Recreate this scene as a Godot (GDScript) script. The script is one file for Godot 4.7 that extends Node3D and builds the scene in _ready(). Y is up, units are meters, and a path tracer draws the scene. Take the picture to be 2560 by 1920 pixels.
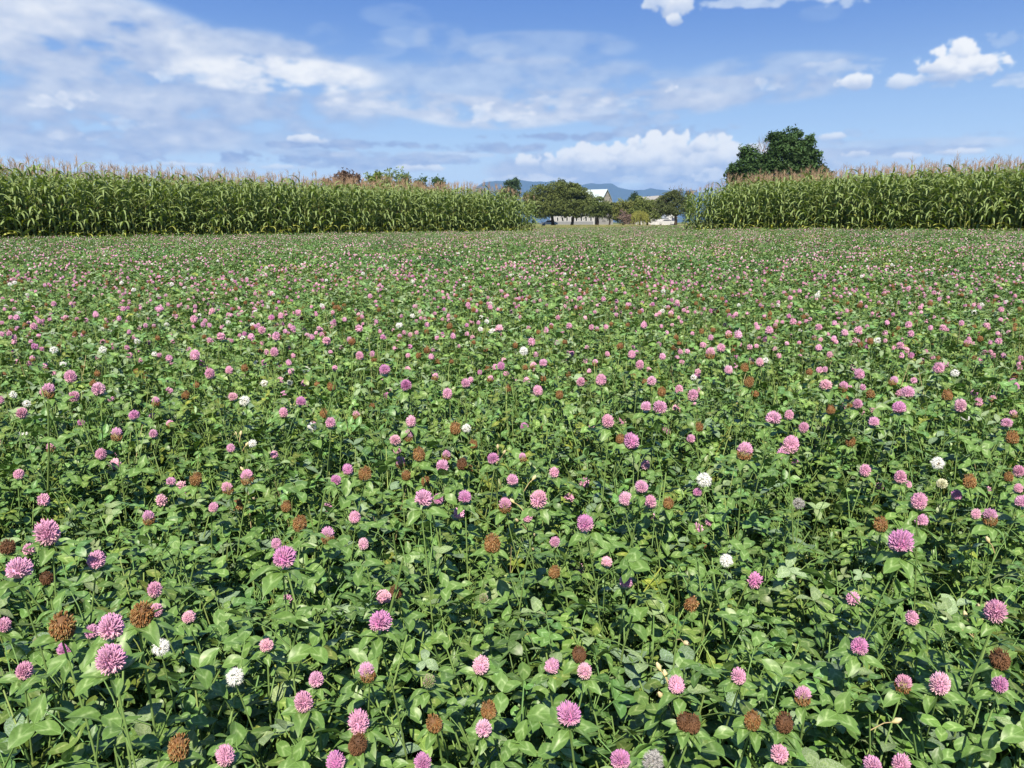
extends Node3D
# A red clover field between two stands of tall corn, a farmyard with a barn beyond, blue hills.
# x runs to the right, y up, -z away from the camera; metres.

const LEAFY := Color(0.95, 1.0, 0.9)

class MB:
	var v := PackedVector3Array()
	var c := PackedColorArray()
	var uv := PackedVector2Array()
	var ix := PackedInt32Array()

	func vert(p: Vector3, col: Color, t := Vector2.ZERO) -> int:
		v.append(p)
		c.append(col)
		uv.append(t)
		return v.size() - 1

	func tri(a: int, b: int, d: int) -> void:
		ix.append(a)
		ix.append(b)
		ix.append(d)

	func quad(a: int, b: int, d: int, e: int) -> void:
		tri(a, b, d)
		tri(a, d, e)

	func face(p: Array, col: Color) -> void:
		var n := v.size()
		for q in p:
			vert(q, col)
		for i in range(1, p.size() - 1):
			tri(n, n + i, n + i + 1)

	func box(lo: Vector3, hi: Vector3, col: Color) -> void:
		var p := []
		for i in 8:
			p.append(Vector3(hi.x if i & 1 else lo.x, hi.y if i & 2 else lo.y, hi.z if i & 4 else lo.z))
		for f in [[0, 2, 3, 1], [4, 5, 7, 6], [0, 4, 6, 2], [1, 3, 7, 5], [0, 1, 5, 4], [2, 6, 7, 3]]:
			face([p[f[0]], p[f[1]], p[f[2]], p[f[3]]], col)

	func tube(path: PackedVector3Array, r: PackedFloat32Array, sides: int, col: Color, col2: Color) -> void:
		var base := v.size()
		var n := path.size()
		var side := Vector3.RIGHT
		for i in n:
			var d := (path[mini(i + 1, n - 1)] - path[maxi(i - 1, 0)]).normalized()
			side = side - d * side.dot(d)
			if side.length() < 0.05:
				side = d.cross(Vector3(0.3, 0.2, 1.0))
			side = side.normalized()
			var up := d.cross(side)
			for k in sides:
				var a := TAU * k / sides
				vert(path[i] + (side * cos(a) + up * sin(a)) * r[i], col.lerp(col2, float(i) / (n - 1)))
		for i in n - 1:
			for k in sides:
				var k2 := (k + 1) % sides
				quad(base + i * sides + k, base + (i + 1) * sides + k, base + (i + 1) * sides + k2, base + i * sides + k2)

	func add(o: MB, t: Transform3D, tint := Color.WHITE) -> void:
		var base := v.size()
		v.append_array(t * o.v)
		uv.append_array(o.uv)
		if tint == Color.WHITE:
			c.append_array(o.c)
		else:
			for q in o.c:
				c.append(q * tint)
		for i in o.ix:
			ix.append(base + i)

	func normals() -> PackedVector3Array:
		var n := PackedVector3Array()
		n.resize(v.size())
		var i := 0
		while i < ix.size():
			var a := ix[i]
			var b := ix[i + 1]
			var d := ix[i + 2]
			var f := (v[d] - v[a]).cross(v[b] - v[a])
			n[a] += f
			n[b] += f
			n[d] += f
			i += 3
		for k in n.size():
			n[k] = n[k].normalized() if n[k].length_squared() > 1e-20 else Vector3.UP
		return n

	func arrays() -> Array:
		var a := []
		a.resize(Mesh.ARRAY_MAX)
		a[Mesh.ARRAY_VERTEX] = v
		a[Mesh.ARRAY_NORMAL] = normals()
		a[Mesh.ARRAY_COLOR] = c
		a[Mesh.ARRAY_TEX_UV] = uv
		a[Mesh.ARRAY_INDEX] = ix
		return a

var rng := RandomNumberGenerator.new()
var names := {}
var leaf_mat: StandardMaterial3D
var mildew_mat: StandardMaterial3D
var stem_mat: StandardMaterial3D
var petal_mat: StandardMaterial3D
var fluff_mat: StandardMaterial3D
var corn_mat: StandardMaterial3D
var dry_mat: StandardMaterial3D
var tree_mat: StandardMaterial3D
var bark_mat: StandardMaterial3D
var plain_mat: StandardMaterial3D
var bumps := FastNoiseLite.new()

# ---------------------------------------------------------------- helpers

func build(parts: Array) -> ArrayMesh:
	var m := ArrayMesh.new()
	for p in parts:
		var b: MB = p[0]
		if b.ix.size():
			m.add_surface_from_arrays(Mesh.PRIMITIVE_TRIANGLES, b.arrays())
			m.surface_set_material(m.get_surface_count() - 1, p[1])
	return m

func numbered(called: String) -> String:
	names[called] = names.get(called, -1) + 1
	return called if names[called] == 0 else "%s_%03d" % [called, names[called]]

func tag(o: Node, label: String, category: String, group := "") -> void:
	o.set_meta("label", label)
	o.set_meta("category", category)
	if group:
		o.set_meta("group", group)

func thing(called: String, at: Vector3, label: String, category: String, group := "") -> Node3D:
	var o := Node3D.new()
	o.name = numbered(called)
	add_child(o)
	o.position = at
	tag(o, label, category, group)
	return o

func part(parent: Node3D, called: String, mesh: Mesh, at := Transform3D(), label := "") -> MeshInstance3D:
	var o := MeshInstance3D.new()
	var k := 0
	o.name = called
	while parent.has_node(NodePath(o.name)):
		k += 1
		o.name = "%s_%03d" % [called, k]
	o.mesh = mesh
	o.transform = at
	parent.add_child(o)
	if label:
		o.set_meta("label", label)
	return o

func structure(called: String, mesh: Mesh) -> MeshInstance3D:
	var o := MeshInstance3D.new()
	o.name = numbered(called)
	o.mesh = mesh
	add_child(o)
	o.set_meta("kind", "structure")
	return o

func scatter(parent: Node3D, called: String, mesh: Mesh, places: Array, tints: Array) -> void:
	if places.is_empty():
		return
	var m := MultiMesh.new()
	m.transform_format = MultiMesh.TRANSFORM_3D
	m.use_colors = true
	m.mesh = mesh
	m.instance_count = places.size()
	for i in places.size():
		m.set_instance_transform(i, places[i])
		m.set_instance_color(i, tints[i])
	var o := MultiMeshInstance3D.new()
	var k := 0
	o.name = called
	while parent.has_node(NodePath(o.name)):
		k += 1
		o.name = "%s_%03d" % [called, k]
	o.multimesh = m
	parent.add_child(o)
	o.set_meta("kind", "stuff")

func mass(called: String, label: String, category: String) -> Node3D:
	var o := thing(called, Vector3.ZERO, label, category)
	o.set_meta("kind", "stuff")
	return o

func rf(a: float, b: float) -> float:
	return rng.randf_range(a, b)

func step01(a: float, b: float, x: float) -> float:
	var t := clampf((x - a) / (b - a), 0.0, 1.0)
	return t * t * (3.0 - 2.0 * t)

func lift(x: float, z: float) -> float:
	# the field rises a little to the right
	return 0.2 * step01(2.5, 14.0, x) * step01(8.0, 26.0, -z) + 0.0 * z

func mat(rough: float, spec: float, back := Color.BLACK, sheen := false) -> StandardMaterial3D:
	var m := StandardMaterial3D.new()
	m.vertex_color_use_as_albedo = true
	m.roughness = rough
	m.metallic_specular = spec
	m.cull_mode = BaseMaterial3D.CULL_DISABLED
	if back != Color.BLACK:
		m.backlight_enabled = true
		m.backlight = back
	return m

func leaf_texture(kind: int) -> ImageTexture:
	# the print of a clover leaflet: pale chevron, midrib, side veins; kind 1 adds powdery mildew
	var w := 96
	var h := 160
	var im := Image.create(w, h, false, Image.FORMAT_RGB8)
	var n := FastNoiseLite.new()
	n.seed = 11 + kind
	n.frequency = 0.045
	n.fractal_octaves = 4
	for y in h:
		for x in w:
			var u := absf(float(x) / (w - 1) - 0.5) * 2.0
			var s := float(y) / (h - 1)
			var q := n.get_noise_2d(x, y)
			var base := Color(0.102, 0.188, 0.042)
			base = base * (1.0 + 0.25 * q)
			var line := 0.60 - 0.42 * u
			var d := (s - line) / 0.075
			var chev := exp(-d * d) * step01(1.05, 0.35, u) * (0.75 + 0.6 * q)
			base = base.lerp(Color(0.29, 0.40, 0.17), clampf(chev * 0.85, 0.0, 1.0))
			var vein := pow(0.5 + 0.5 * sin((s - u * 0.42) * 62.0), 10.0) * 0.2
			base = base.lerp(Color(0.14, 0.27, 0.075), vein)
			base = base.lerp(Color(0.19, 0.31, 0.1), step01(0.07, 0.0, u) * 0.7)
			if kind == 1:
				var p := step01(0.02, 0.3, n.get_noise_2d(x * 1.7 + 300.0, y * 1.7)) * 0.75 + 0.35
				base = base.lerp(Color(0.33, 0.40, 0.31), clampf(p, 0.0, 1.0) * 0.72)
			im.set_pixel(x, y, Color(base.r, base.g, base.b).linear_to_srgb())
	im.generate_mipmaps()
	return ImageTexture.create_from_image(im)

# ---------------------------------------------------------------- sky

const CLOUDS := [
	["v",-30.56,11.43,9.83,2.81,0.9,0.8],
	["v",-25.66,8.98,17.51,3.25,0.6,0.5],
	["v",-29.98,5.43,12.29,1.47,0.8,0.55],
	["v",-21.22,5.59,11.11,1.06,0.6,0.4],
	["v",-16.04,6.80,8.95,0.92,0.5,0.45],
	["v",-28.74,10.97,10.05,2.63,0.75,0.75],
	["v",-22.72,10.84,10.61,1.77,0.6,0.6],
	["v",-31.70,11.92,4.60,2.07,0.7,0.85],
	["v",-17.10,10.50,8.68,1.58,0.45,0.55],
	["v",-25.00,8.80,15.11,2.01,0.55,0.45],
	["v",-29.12,7.46,7.83,1.47,0.7,0.65],
	["v",-29.66,6.38,9.31,1.23,0.7,0.55],
	["v",-25.96,5.88,8.40,1.02,0.65,0.5],
	["v",-29.37,5.11,7.43,0.69,0.65,0.5],
	["v",-19.57,7.67,11.10,1.32,0.55,0.5],
	["v",-7.87,8.00,6.38,0.94,0.85,0.75],
	["v",-1.13,7.47,6.75,1.12,0.9,0.75],
	["v",6.20,8.03,10.59,1.11,0.85,0.65],
	["v",0.56,9.56,11.65,1.66,0.6,0.55],
	["v",13.03,8.56,8.97,1.09,0.6,0.55],
	["v",1.95,11.72,6.82,1.09,0.4,0.6],
	["v",-5.00,12.18,1.90,1.36,0.3,0.6],
	["v",18.17,9.71,6.04,1.18,0.55,0.6],
	["v",15.67,8.71,8.05,0.94,0.45,0.5],
	["v",24.67,4.71,8.55,0.52,0.5,0.5],
	["v",21.09,4.07,6.68,0.67,0.5,0.6],
	["v",-16.13,9.56,7.18,1.22,0.95,1.3],
	["s",-16.13,9.61,5.32,0.64,0.55,1.0],
	["s",-19.94,9.31,4.43,0.57,0.6,0.85],
	["s",-11.91,9.61,2.44,0.68,0.5,0.8],
	["s",-29.58,7.13,1.95,0.39,0.7,0.9],
	["s",-28.13,7.64,1.23,0.37,0.5,0.9],
	["s",-23.58,9.01,0.36,0.31,0.6,0.95],
	["s",-28.92,5.25,1.49,0.30,0.5,0.8],
	["s",-25.48,6.15,1.53,0.46,0.4,0.7],
	["v",-7.20,12.25,2.29,0.67,0.28,0.8],
	["v",-8.85,11.59,1.62,0.65,0.2,0.8],
	["v",-1.26,11.47,1.92,0.66,0.3,0.8],
	["v",-7.97,13.57,2.53,0.80,0.2,0.8],
	["v",-12.58,12.30,1.59,0.74,0.2,0.8],
	["s",10.99,8.96,0.49,0.33,0.7,0.85],
	["s",-1.13,7.39,2.53,0.73,0.7,0.9],
	["s",3.39,8.17,3.35,0.45,0.5,0.8],
	["s",-10.63,7.94,2.20,0.39,0.5,0.8],
	["s",7.87,8.18,1.94,0.33,0.45,0.8],
	["s",-7.87,8.00,3.33,0.39,0.4,0.75],
	["s",21.87,9.68,3.08,0.51,0.5,0.7],
	["s",17.45,9.01,1.06,0.40,0.5,0.75],
	["s",28.81,8.40,2.93,0.34,0.55,0.5],
	["s",31.76,8.04,1.42,0.28,0.6,0.75],
	["s",31.06,10.62,1.64,0.47,0.35,0.6],
	["s",17.86,13.98,6.11,0.41,0.7,0.75],
	["s",21.78,13.54,1.49,0.40,0.6,0.8],
	["v",20.39,12.98,1.52,0.51,0.15,0.8],
	["s",-14.28,5.18,3.45,0.33,1.0,0.1],
	["s",-9.91,5.32,4.21,0.31,0.9,0.1],
	["s",-19.05,4.33,1.89,0.43,1.0,0.15],
	["s",-24.97,4.08,2.33,0.44,0.95,0.3],
	["s",-14.33,4.23,3.33,0.50,0.9,0.15],
	["s",-12.41,4.66,4.46,0.28,0.7,0.2],
	["s",-7.13,4.65,5.67,0.28,0.5,0.65],
	["s",-2.29,5.18,4.84,0.40,0.9,0.15],
	["s",3.99,5.90,6.79,0.34,0.95,0.1],
	["s",10.43,6.16,4.74,0.50,0.7,0.2],
	["s",-5.15,4.21,4.85,0.51,0.85,0.25],
	["s",1.14,5.13,1.99,0.28,0.8,0.15],
	["s",-9.39,4.09,4.52,0.40,0.8,0.2],
	["s",7.90,7.00,4.47,0.45,0.6,0.25],
	["s",-19.86,3.71,3.24,0.27,0.6,0.6],
	["s",22.68,5.66,1.57,0.26,0.4,0.35],
	["s",29.18,4.88,2.49,0.25,0.45,0.6],
	["s",30.84,5.27,1.46,0.15,0.4,0.35],
	["s",-30.14,3.96,4.95,0.35,0.8,0.35],
	["s",-10.80,3.74,5.07,0.39,0.8,0.3],
	["s",-27.45,4.55,5.06,0.30,0.7,0.3],
	["s",21.74,5.32,2.38,0.32,0.6,0.35],
	["s",24.22,4.48,7.81,0.36,0.7,0.3],
	["c",-14.40,5.49,1.51,0.36,0.9,0.9],
	["c",22.90,8.70,1.33,0.62,0.95,0.95],
	["c",25.70,8.56,1.55,0.55,0.85,0.92],
	["c",27.58,8.72,1.48,0.34,0.5,0.7],
	["c",28.37,9.50,2.04,1.12,1.0,1.0],
	["c",28.73,10.09,1.06,0.77,1.0,1.0],
	["c",29.38,9.03,1.93,0.77,1.0,0.97],
	["c",30.10,9.30,1.15,0.62,1.0,1.0],
	["c",27.41,9.31,1.23,0.59,0.9,0.95],
	["s",28.57,8.62,2.20,0.29,0.6,0.4],
	["c",11.44,13.91,1.26,1.10,0.9,0.8],
	["c",11.21,13.16,0.64,0.48,0.8,0.7],
	["c",10.10,14.25,1.26,1.11,0.85,0.85],
	["v",9.13,3.63,10.77,1.76,1.0,0.55],
	["v",15.97,3.53,7.45,1.55,0.9,0.55],
	["v",3.45,3.53,5.45,1.15,0.9,0.5],
	["c",9.13,3.49,9.36,1.36,0.7,0.5],
	["c",15.46,3.27,6.37,1.27,0.7,0.5],
	["c",1.15,4.22,0.97,0.63,0.95,1.0],
	["c",4.30,4.40,1.88,0.97,0.95,1.0],
	["c",5.14,4.78,1.14,0.74,0.95,1.0],
	["c",7.14,4.33,2.04,1.14,0.95,1.0],
	["c",7.55,4.76,1.13,0.79,0.95,1.0],
	["c",9.50,5.00,1.74,1.01,1.0,1.0],
	["c",10.60,5.20,2.24,1.12,1.0,1.0],
	["c",10.21,4.51,2.25,0.84,0.9,0.9],
	["c",12.41,4.69,2.51,1.00,0.95,0.97],
	["c",13.88,5.08,1.66,1.00,0.95,1.0],
	["c",15.64,4.62,2.48,0.77,0.9,0.95],
	["c",9.11,4.20,2.83,0.85,0.8,0.85],
	["c",5.73,4.07,2.57,0.74,0.8,0.85],
	["c",13.52,4.13,3.34,0.72,0.7,0.85],
	["s",14.12,3.16,1.67,0.50,0.7,0.9],
	["s",2.02,3.06,3.45,0.35,0.7,0.95],
	["s",9.15,2.94,3.41,0.28,0.5,0.85],
	["s",5.73,3.79,1.43,0.29,0.5,0.8],
	["s",10.53,3.47,2.54,0.34,0.4,0.75],
	["c",-6.59,3.68,2.00,0.34,0.8,0.9],
	["c",-22.11,3.66,1.59,0.24,0.7,0.9],
	["c",-16.23,3.63,1.65,0.25,0.7,0.9],
	["c",21.73,5.45,0.95,0.29,0.8,0.85],
	["c",23.28,4.31,1.05,0.34,0.75,0.9],
	["c",26.01,4.09,1.29,0.28,0.8,0.9],
	["c",29.36,4.23,1.29,0.30,0.85,0.95],
	["c",28.16,4.19,0.76,0.23,0.6,0.8]
]

func make_sky() -> PanoramaSkyMaterial:
	# a quarter of the horizon is computed, and the clouds go on like that all round
	var w := 1024
	var hb := 300          # rows of the lower sky, 11.38 to a degree
	var per := 1024.0 / 90.0
	var fine := FastNoiseLite.new()
	fine.seed = 5
	fine.frequency = 0.016
	fine.fractal_octaves = 6
	var soft := FastNoiseLite.new()
	soft.seed = 9
	soft.frequency = 0.009
	soft.fractal_octaves = 5
	var puff := FastNoiseLite.new()
	puff.seed = 21
	puff.noise_type = FastNoiseLite.TYPE_CELLULAR
	puff.cellular_return_type = FastNoiseLite.RETURN_DISTANCE
	puff.frequency = 0.05
	puff.fractal_octaves = 3
	puff.domain_warp_enabled = true
	puff.domain_warp_amplitude = 9.0
	puff.domain_warp_frequency = 0.05
	var r := PackedFloat32Array()
	var g := PackedFloat32Array()
	var b := PackedFloat32Array()
	r.resize(w * hb)
	g.resize(w * hb)
	b.resize(w * hb)
	for y in hb:
		var c := sky_blue(y / per)
		for x in w:
			r[y * w + x] = c.r
			g[y * w + x] = c.g
			b[y * w + x] = c.b
	var dark := Color(0.61, 0.69, 0.85)
	var lit := Color(1.0, 1.0, 1.0)
	for k in CLOUDS:
		var kind: String = k[0]
		var cx: float = (k[1] + 45.0) * per
		var cy: float = k[2] * per
		var rx: float = k[3] * per
		var ry: float = k[4] * per
		var reach := 1.45
		var kf := clampf(60.0 / rx, 1.0, 4.0)
		for y in range(maxi(0, int(cy - ry * reach)), mini(hb, int(cy + ry * reach) + 1)):
			var dy := (y - cy) / ry
			if kind == "c" and dy < 0.0:
				dy *= 1.5
			for xx in range(int(cx - rx * reach), int(cx + rx * reach) + 1):
				var dx := (xx - cx) / rx
				var q := 1.0 - (dx * dx + dy * dy)
				if q < -1.1:
					continue
				var n: float
				var n2: float
				var a: float
				if kind == "c":
					n2 = puff.get_noise_2d(xx * 1.5, y * 1.7)
					n = 1.0 * fine.get_noise_2d(xx * 3.2 * minf(kf, 1.25), y * 3.6 * minf(kf, 1.25)) - 0.5 * (n2 + 0.62)
					a = clampf((q * 0.85 + n * 0.9) / 0.36, 0.0, 1.0)
				elif kind == "s":
					n2 = fine.get_noise_2d(xx * 1.3 * kf, y * 3.2 * minf(kf, 2.0) + 90.0)
					n = n2 * 1.7 + fine.get_noise_2d(xx * 4.0, y * 8.0) * 0.6
					a = clampf((q * 1.1 - 0.1 + n) / 0.7, 0.0, 1.0)
				else:
					n2 = soft.get_noise_2d(xx * 1.5, y * 3.6 + 40.0) + 0.22 * fine.get_noise_2d(xx * 2.2, y * 5.0)
					n = n2 * 1.3
					a = step01(-0.35, 0.55, q) * clampf(0.9 + n * 1.25, 0.0, 1.0)
				if a <= 0.0:
					continue
				a = a * a * (3.0 - 2.0 * a) * float(k[5])
				var sh: float = k[6]
				if kind == "c":
					sh = clampf(sh * (0.68 + 0.5 * clampf(dy * 1.15 + 0.35, -1.0, 1.0)) - (n2 + 0.6) * 0.35 + fine.get_noise_2d(xx * 2.0 + 70.0, y * 2.6) * 0.35, 0.0, 1.0)
				else:
					sh = clampf(sh * (0.95 if kind == "s" else 0.78) + n2 * 0.42 + fine.get_noise_2d(xx * 3.0, y * 6.0) * 0.2 - 0.08, 0.0, 1.0)
				var i := y * w + posmod(xx, w)
				r[i] = lerpf(r[i], lerpf(dark.r, lit.r, sh), a)
				g[i] = lerpf(g[i], lerpf(dark.g, lit.g, sh), a)
				b[i] = lerpf(b[i], lerpf(dark.b, lit.b, sh), a)
	var low := Image.create(w, hb, false, Image.FORMAT_RGB8)
	for y in hb:
		for x in w:
			var i := y * w + x
			low.set_pixel(x, hb - 1 - y, Color(r[i], g[i], b[i]))
	var whole := Image.create(4096, 2048, false, Image.FORMAT_RGB8)
	# higher up: the same blue with broken soft cloud
	var hw := 512
	var hh := 128
	var high := Image.create(hw, hh, false, Image.FORMAT_RGB8)
	for y in hh:
		var el := 90.0 * (1.0 - (y + 0.5) / hh)
		var c := sky_blue(el)
		for x in hw:
			var a := TAU * x / hw
			var d := Vector3(cos(a) * cos(deg_to_rad(el)), sin(deg_to_rad(el)), sin(a) * cos(deg_to_rad(el)))
			d *= 1.0 / (d.y + 0.12)
			var n := soft.get_noise_3d(d.x * 45.0, 7.0, d.z * 45.0) * 1.6 + fine.get_noise_2d(d.x * 60.0, d.z * 60.0) * 0.4
			var cover := step01(-0.05, 0.75, n) * 0.8 * step01(17.0, 27.0, el)
			high.set_pixel(x, y, c.lerp(Color(0.84, 0.87, 0.93), cover))
	high.resize(4096, 1024, Image.INTERPOLATE_CUBIC)
	whole.blit_rect(high, Rect2i(0, 0, 4096, 1024), Vector2i(0, 0))
	# soft join between the two
	for y in 60:
		var t := float(y) / 60.0
		for x in w:
			var up := high.get_pixel(x, 1024 - hb + y)
			low.set_pixel(x, y, up.lerp(low.get_pixel(x, y), t * t * (3.0 - 2.0 * t)))
	for q in 4:
		whole.blit_rect(low, Rect2i(0, 0, w, hb), Vector2i(1536 + 1024 * (q - 1) if q < 3 else -512, 1024 - hb))
	whole.blit_rect(low, Rect2i(0, 0, 512, hb), Vector2i(3584, 1024 - hb))
	whole.fill_rect(Rect2i(0, 1024, 4096, 1024), Color(0.35, 0.42, 0.3))
	var m := PanoramaSkyMaterial.new()
	m.panorama = ImageTexture.create_from_image(whole)
	return m

func sky_blue(el: float) -> Color:
	var t := clampf(el / 17.0, 0.0, 1.0)
	var c := Color(0.90, 0.955, 1.0).lerp(Color(0.765, 0.885, 1.0), step01(0.0, 0.4, t))
	c = c.lerp(Color(0.365, 0.54, 0.835), step01(0.12, 1.0, t))
	return c.lerp(Color(0.30, 0.48, 0.78), step01(17.0, 80.0, el))

# ---------------------------------------------------------------- clover

func outline(s: float) -> float:
	return pow(maxf(0.0, sin(PI * pow(s, 0.96))), 0.76)

func leaflet(m: MB, t: Transform3D, length: float, width: float, nl: int, nw: int, fold: float, droop: float, col: Color) -> void:
	var base := m.v.size()
	for i in nl + 1:
		var s := float(i) / nl
		var o := outline(s) if i > 0 and i < nl else 0.04
		var x := length * (s - 0.18 * droop * s * s)
		var y := length * (0.12 * s - droop * s * s)
		for j in nw + 1:
			var q := 2.0 * j / nw - 1.0
			var p := Vector3(x, y + fold * absf(q) * o * width + 0.06 * width * sin(s * 9.0 + q * 2.0) * absf(q), q * o * width)
			m.vert(t * p, col, Vector2(0.5 + 0.5 * q * o, s))
	for i in nl:
		for j in nw:
			var a := base + i * (nw + 1) + j
			m.quad(a, a + 1, a + nw + 2, a + nw + 1)

func trefoil(lod: int) -> Array:
	# one leaf: petiole from the origin outwards along +x, three leaflets at its end. [blades, petiole]
	var blades := MB.new()
	var stalk := MB.new()
	var reach := rf(0.022, 0.07)
	var rise := rf(0.35, 1.1)
	var j := Vector3(cos(rise), sin(rise), 0.0) * reach
	var size := rf(0.020, 0.032)
	var yaw := rf(-0.5, 0.5)
	var b := Basis(Vector3.UP, yaw) * Basis(Vector3.RIGHT, rf(-0.8, 0.8)) * Basis(Vector3.BACK, rf(-0.8, 0.6))
	var nl: int = [6, 3, 2][lod]
	var nw: int = [4, 2, 2][lod]
	var tone := Color(1, 1, 1)
	for k in 3:
		var ang: float = [0.0, 1.75, -1.75][k] + rf(-0.18, 0.18)
		var bb := b * Basis(Vector3.UP, ang) * Basis(Vector3.BACK, rf(-0.3, 0.6)) * Basis(Vector3.RIGHT, rf(-0.3, 0.3))
		var f := rf(0.9, 1.12)
		leaflet(blades, Transform3D(bb, j), size * f, size * f * rf(0.25, 0.33), nl, nw, rf(0.08, 0.5), rf(0.02, 0.42), tone * rf(0.9, 1.1))
	if lod < 2:
		stalk.tube(PackedVector3Array([Vector3.ZERO, j * 0.5 + Vector3(0, 0.12, 0) * reach, j]), PackedFloat32Array([0.0011, 0.0009, 0.0007]), 3, Color(0.13, 0.21, 0.06), Color(0.12, 0.22, 0.06))
	return [blades, stalk]

var leaf_set := [[], [], []]

func shoot_plan(height: float, leaves: int, from: float) -> Dictionary:
	# a clover shoot: a bent stem and where its leaves sit
	var lean := Vector3(rf(-1, 1), 0, rf(-1, 1)) * height * 0.28
	var path := PackedVector3Array()
	for i in 6:
		var s := i / 5.0
		path.append(Vector3(0, height * s, 0) + lean * s * s + Vector3(sin(s * 5.0 + lean.x * 30.0), 0, cos(s * 4.0)) * 0.006)
	var at := []
	var turn := rf(0, TAU)
	for k in leaves:
		var s := lerpf(from, 1.0, (k + rf(0.1, 0.9)) / leaves)
		turn += PI + rf(-0.8, 0.8)
		var i := mini(int(s * 5.0), 4)
		var p := path[i].lerp(path[i + 1], s * 5.0 - i)
		at.append([rng.randi() % 14, Transform3D(Basis(Vector3.UP, turn).scaled(Vector3.ONE * rf(0.8, 1.2) * lerpf(1.1, 0.85, s)), p)])
	return {"path": path, "leaves": at, "h": height}

func stem_mesh(path: PackedVector3Array, r: float, sides: int, m: MB) -> void:
	var rr := PackedFloat32Array()
	for i in path.size():
		rr.append(r * (1.0 - 0.35 * i / (path.size() - 1)))
	m.tube(path, rr, sides, Color(0.14, 0.17, 0.06), Color(0.15, 0.24, 0.07))

func shoot(plan: Dictionary, lod: int, mildew := false) -> ArrayMesh:
	var blades := MB.new()
	var stems := MB.new()
	shoot_into(plan, lod, Transform3D(), blades, stems)
	return build([[blades, mildew_mat if mildew else leaf_mat], [stems, stem_mat]])

func shoot_into(plan: Dictionary, lod: int, t: Transform3D, blades: MB, stems: MB, tint := Color.WHITE) -> void:
	for l in plan.leaves:
		var w := rf(0.8, 1.22)
		blades.add(leaf_set[lod][l[0]][0], t * l[1], Color(w * rf(0.9, 1.15), w, w * rf(0.8, 1.1)) * tint)
		if lod < 2:
			stems.add(leaf_set[lod][l[0]][1], t * l[1])
	if lod < 2:
		stem_mesh(plan.path, 0.0017, 4 - lod, stems)

func floret(m: MB, p: Vector3, d: Vector3, length: float, r: float, c0: Color, c1: Color, sides: int) -> void:
	var side := d.cross(Vector3(0.31, 0.17, 0.93)).normalized()
	var up := d.cross(side)
	var base := m.v.size()
	var fr := [0.45, 1.0, 0.55]
	var fs := [0.0, 0.6, 0.92]
	for i in 3:
		for k in sides:
			var a := TAU * k / sides
			m.vert(p + d * length * fs[i] + (side * cos(a) + up * sin(a) * 0.75) * r * fr[i], c0.lerp(c1, fs[i]))
	var tip := m.vert(p + d * length, c1)
	for i in 2:
		for k in sides:
			var k2 := (k + 1) % sides
			m.quad(base + i * sides + k, base + (i + 1) * sides + k, base + (i + 1) * sides + k2, base + i * sides + k2)
	for k in sides:
		m.tri(base + 2 * sides + k, tip, base + 2 * sides + (k + 1) % sides)

func ball(m: MB, at: Vector3, r: Vector3, nu: int, nv: int, col: Color) -> void:
	var base := m.v.size()
	for i in nv + 1:
		var el := PI * i / nv - PI / 2
		for k in nu:
			var a := TAU * k / nu
			m.vert(at + Vector3(cos(a) * cos(el), sin(el), sin(a) * cos(el)) * r, col)
	for i in nv:
		for k in nu:
			var k2 := (k + 1) % nu
			m.quad(base + i * nu + k, base + (i + 1) * nu + k, base + (i + 1) * nu + k2, base + i * nu + k2)

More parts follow.
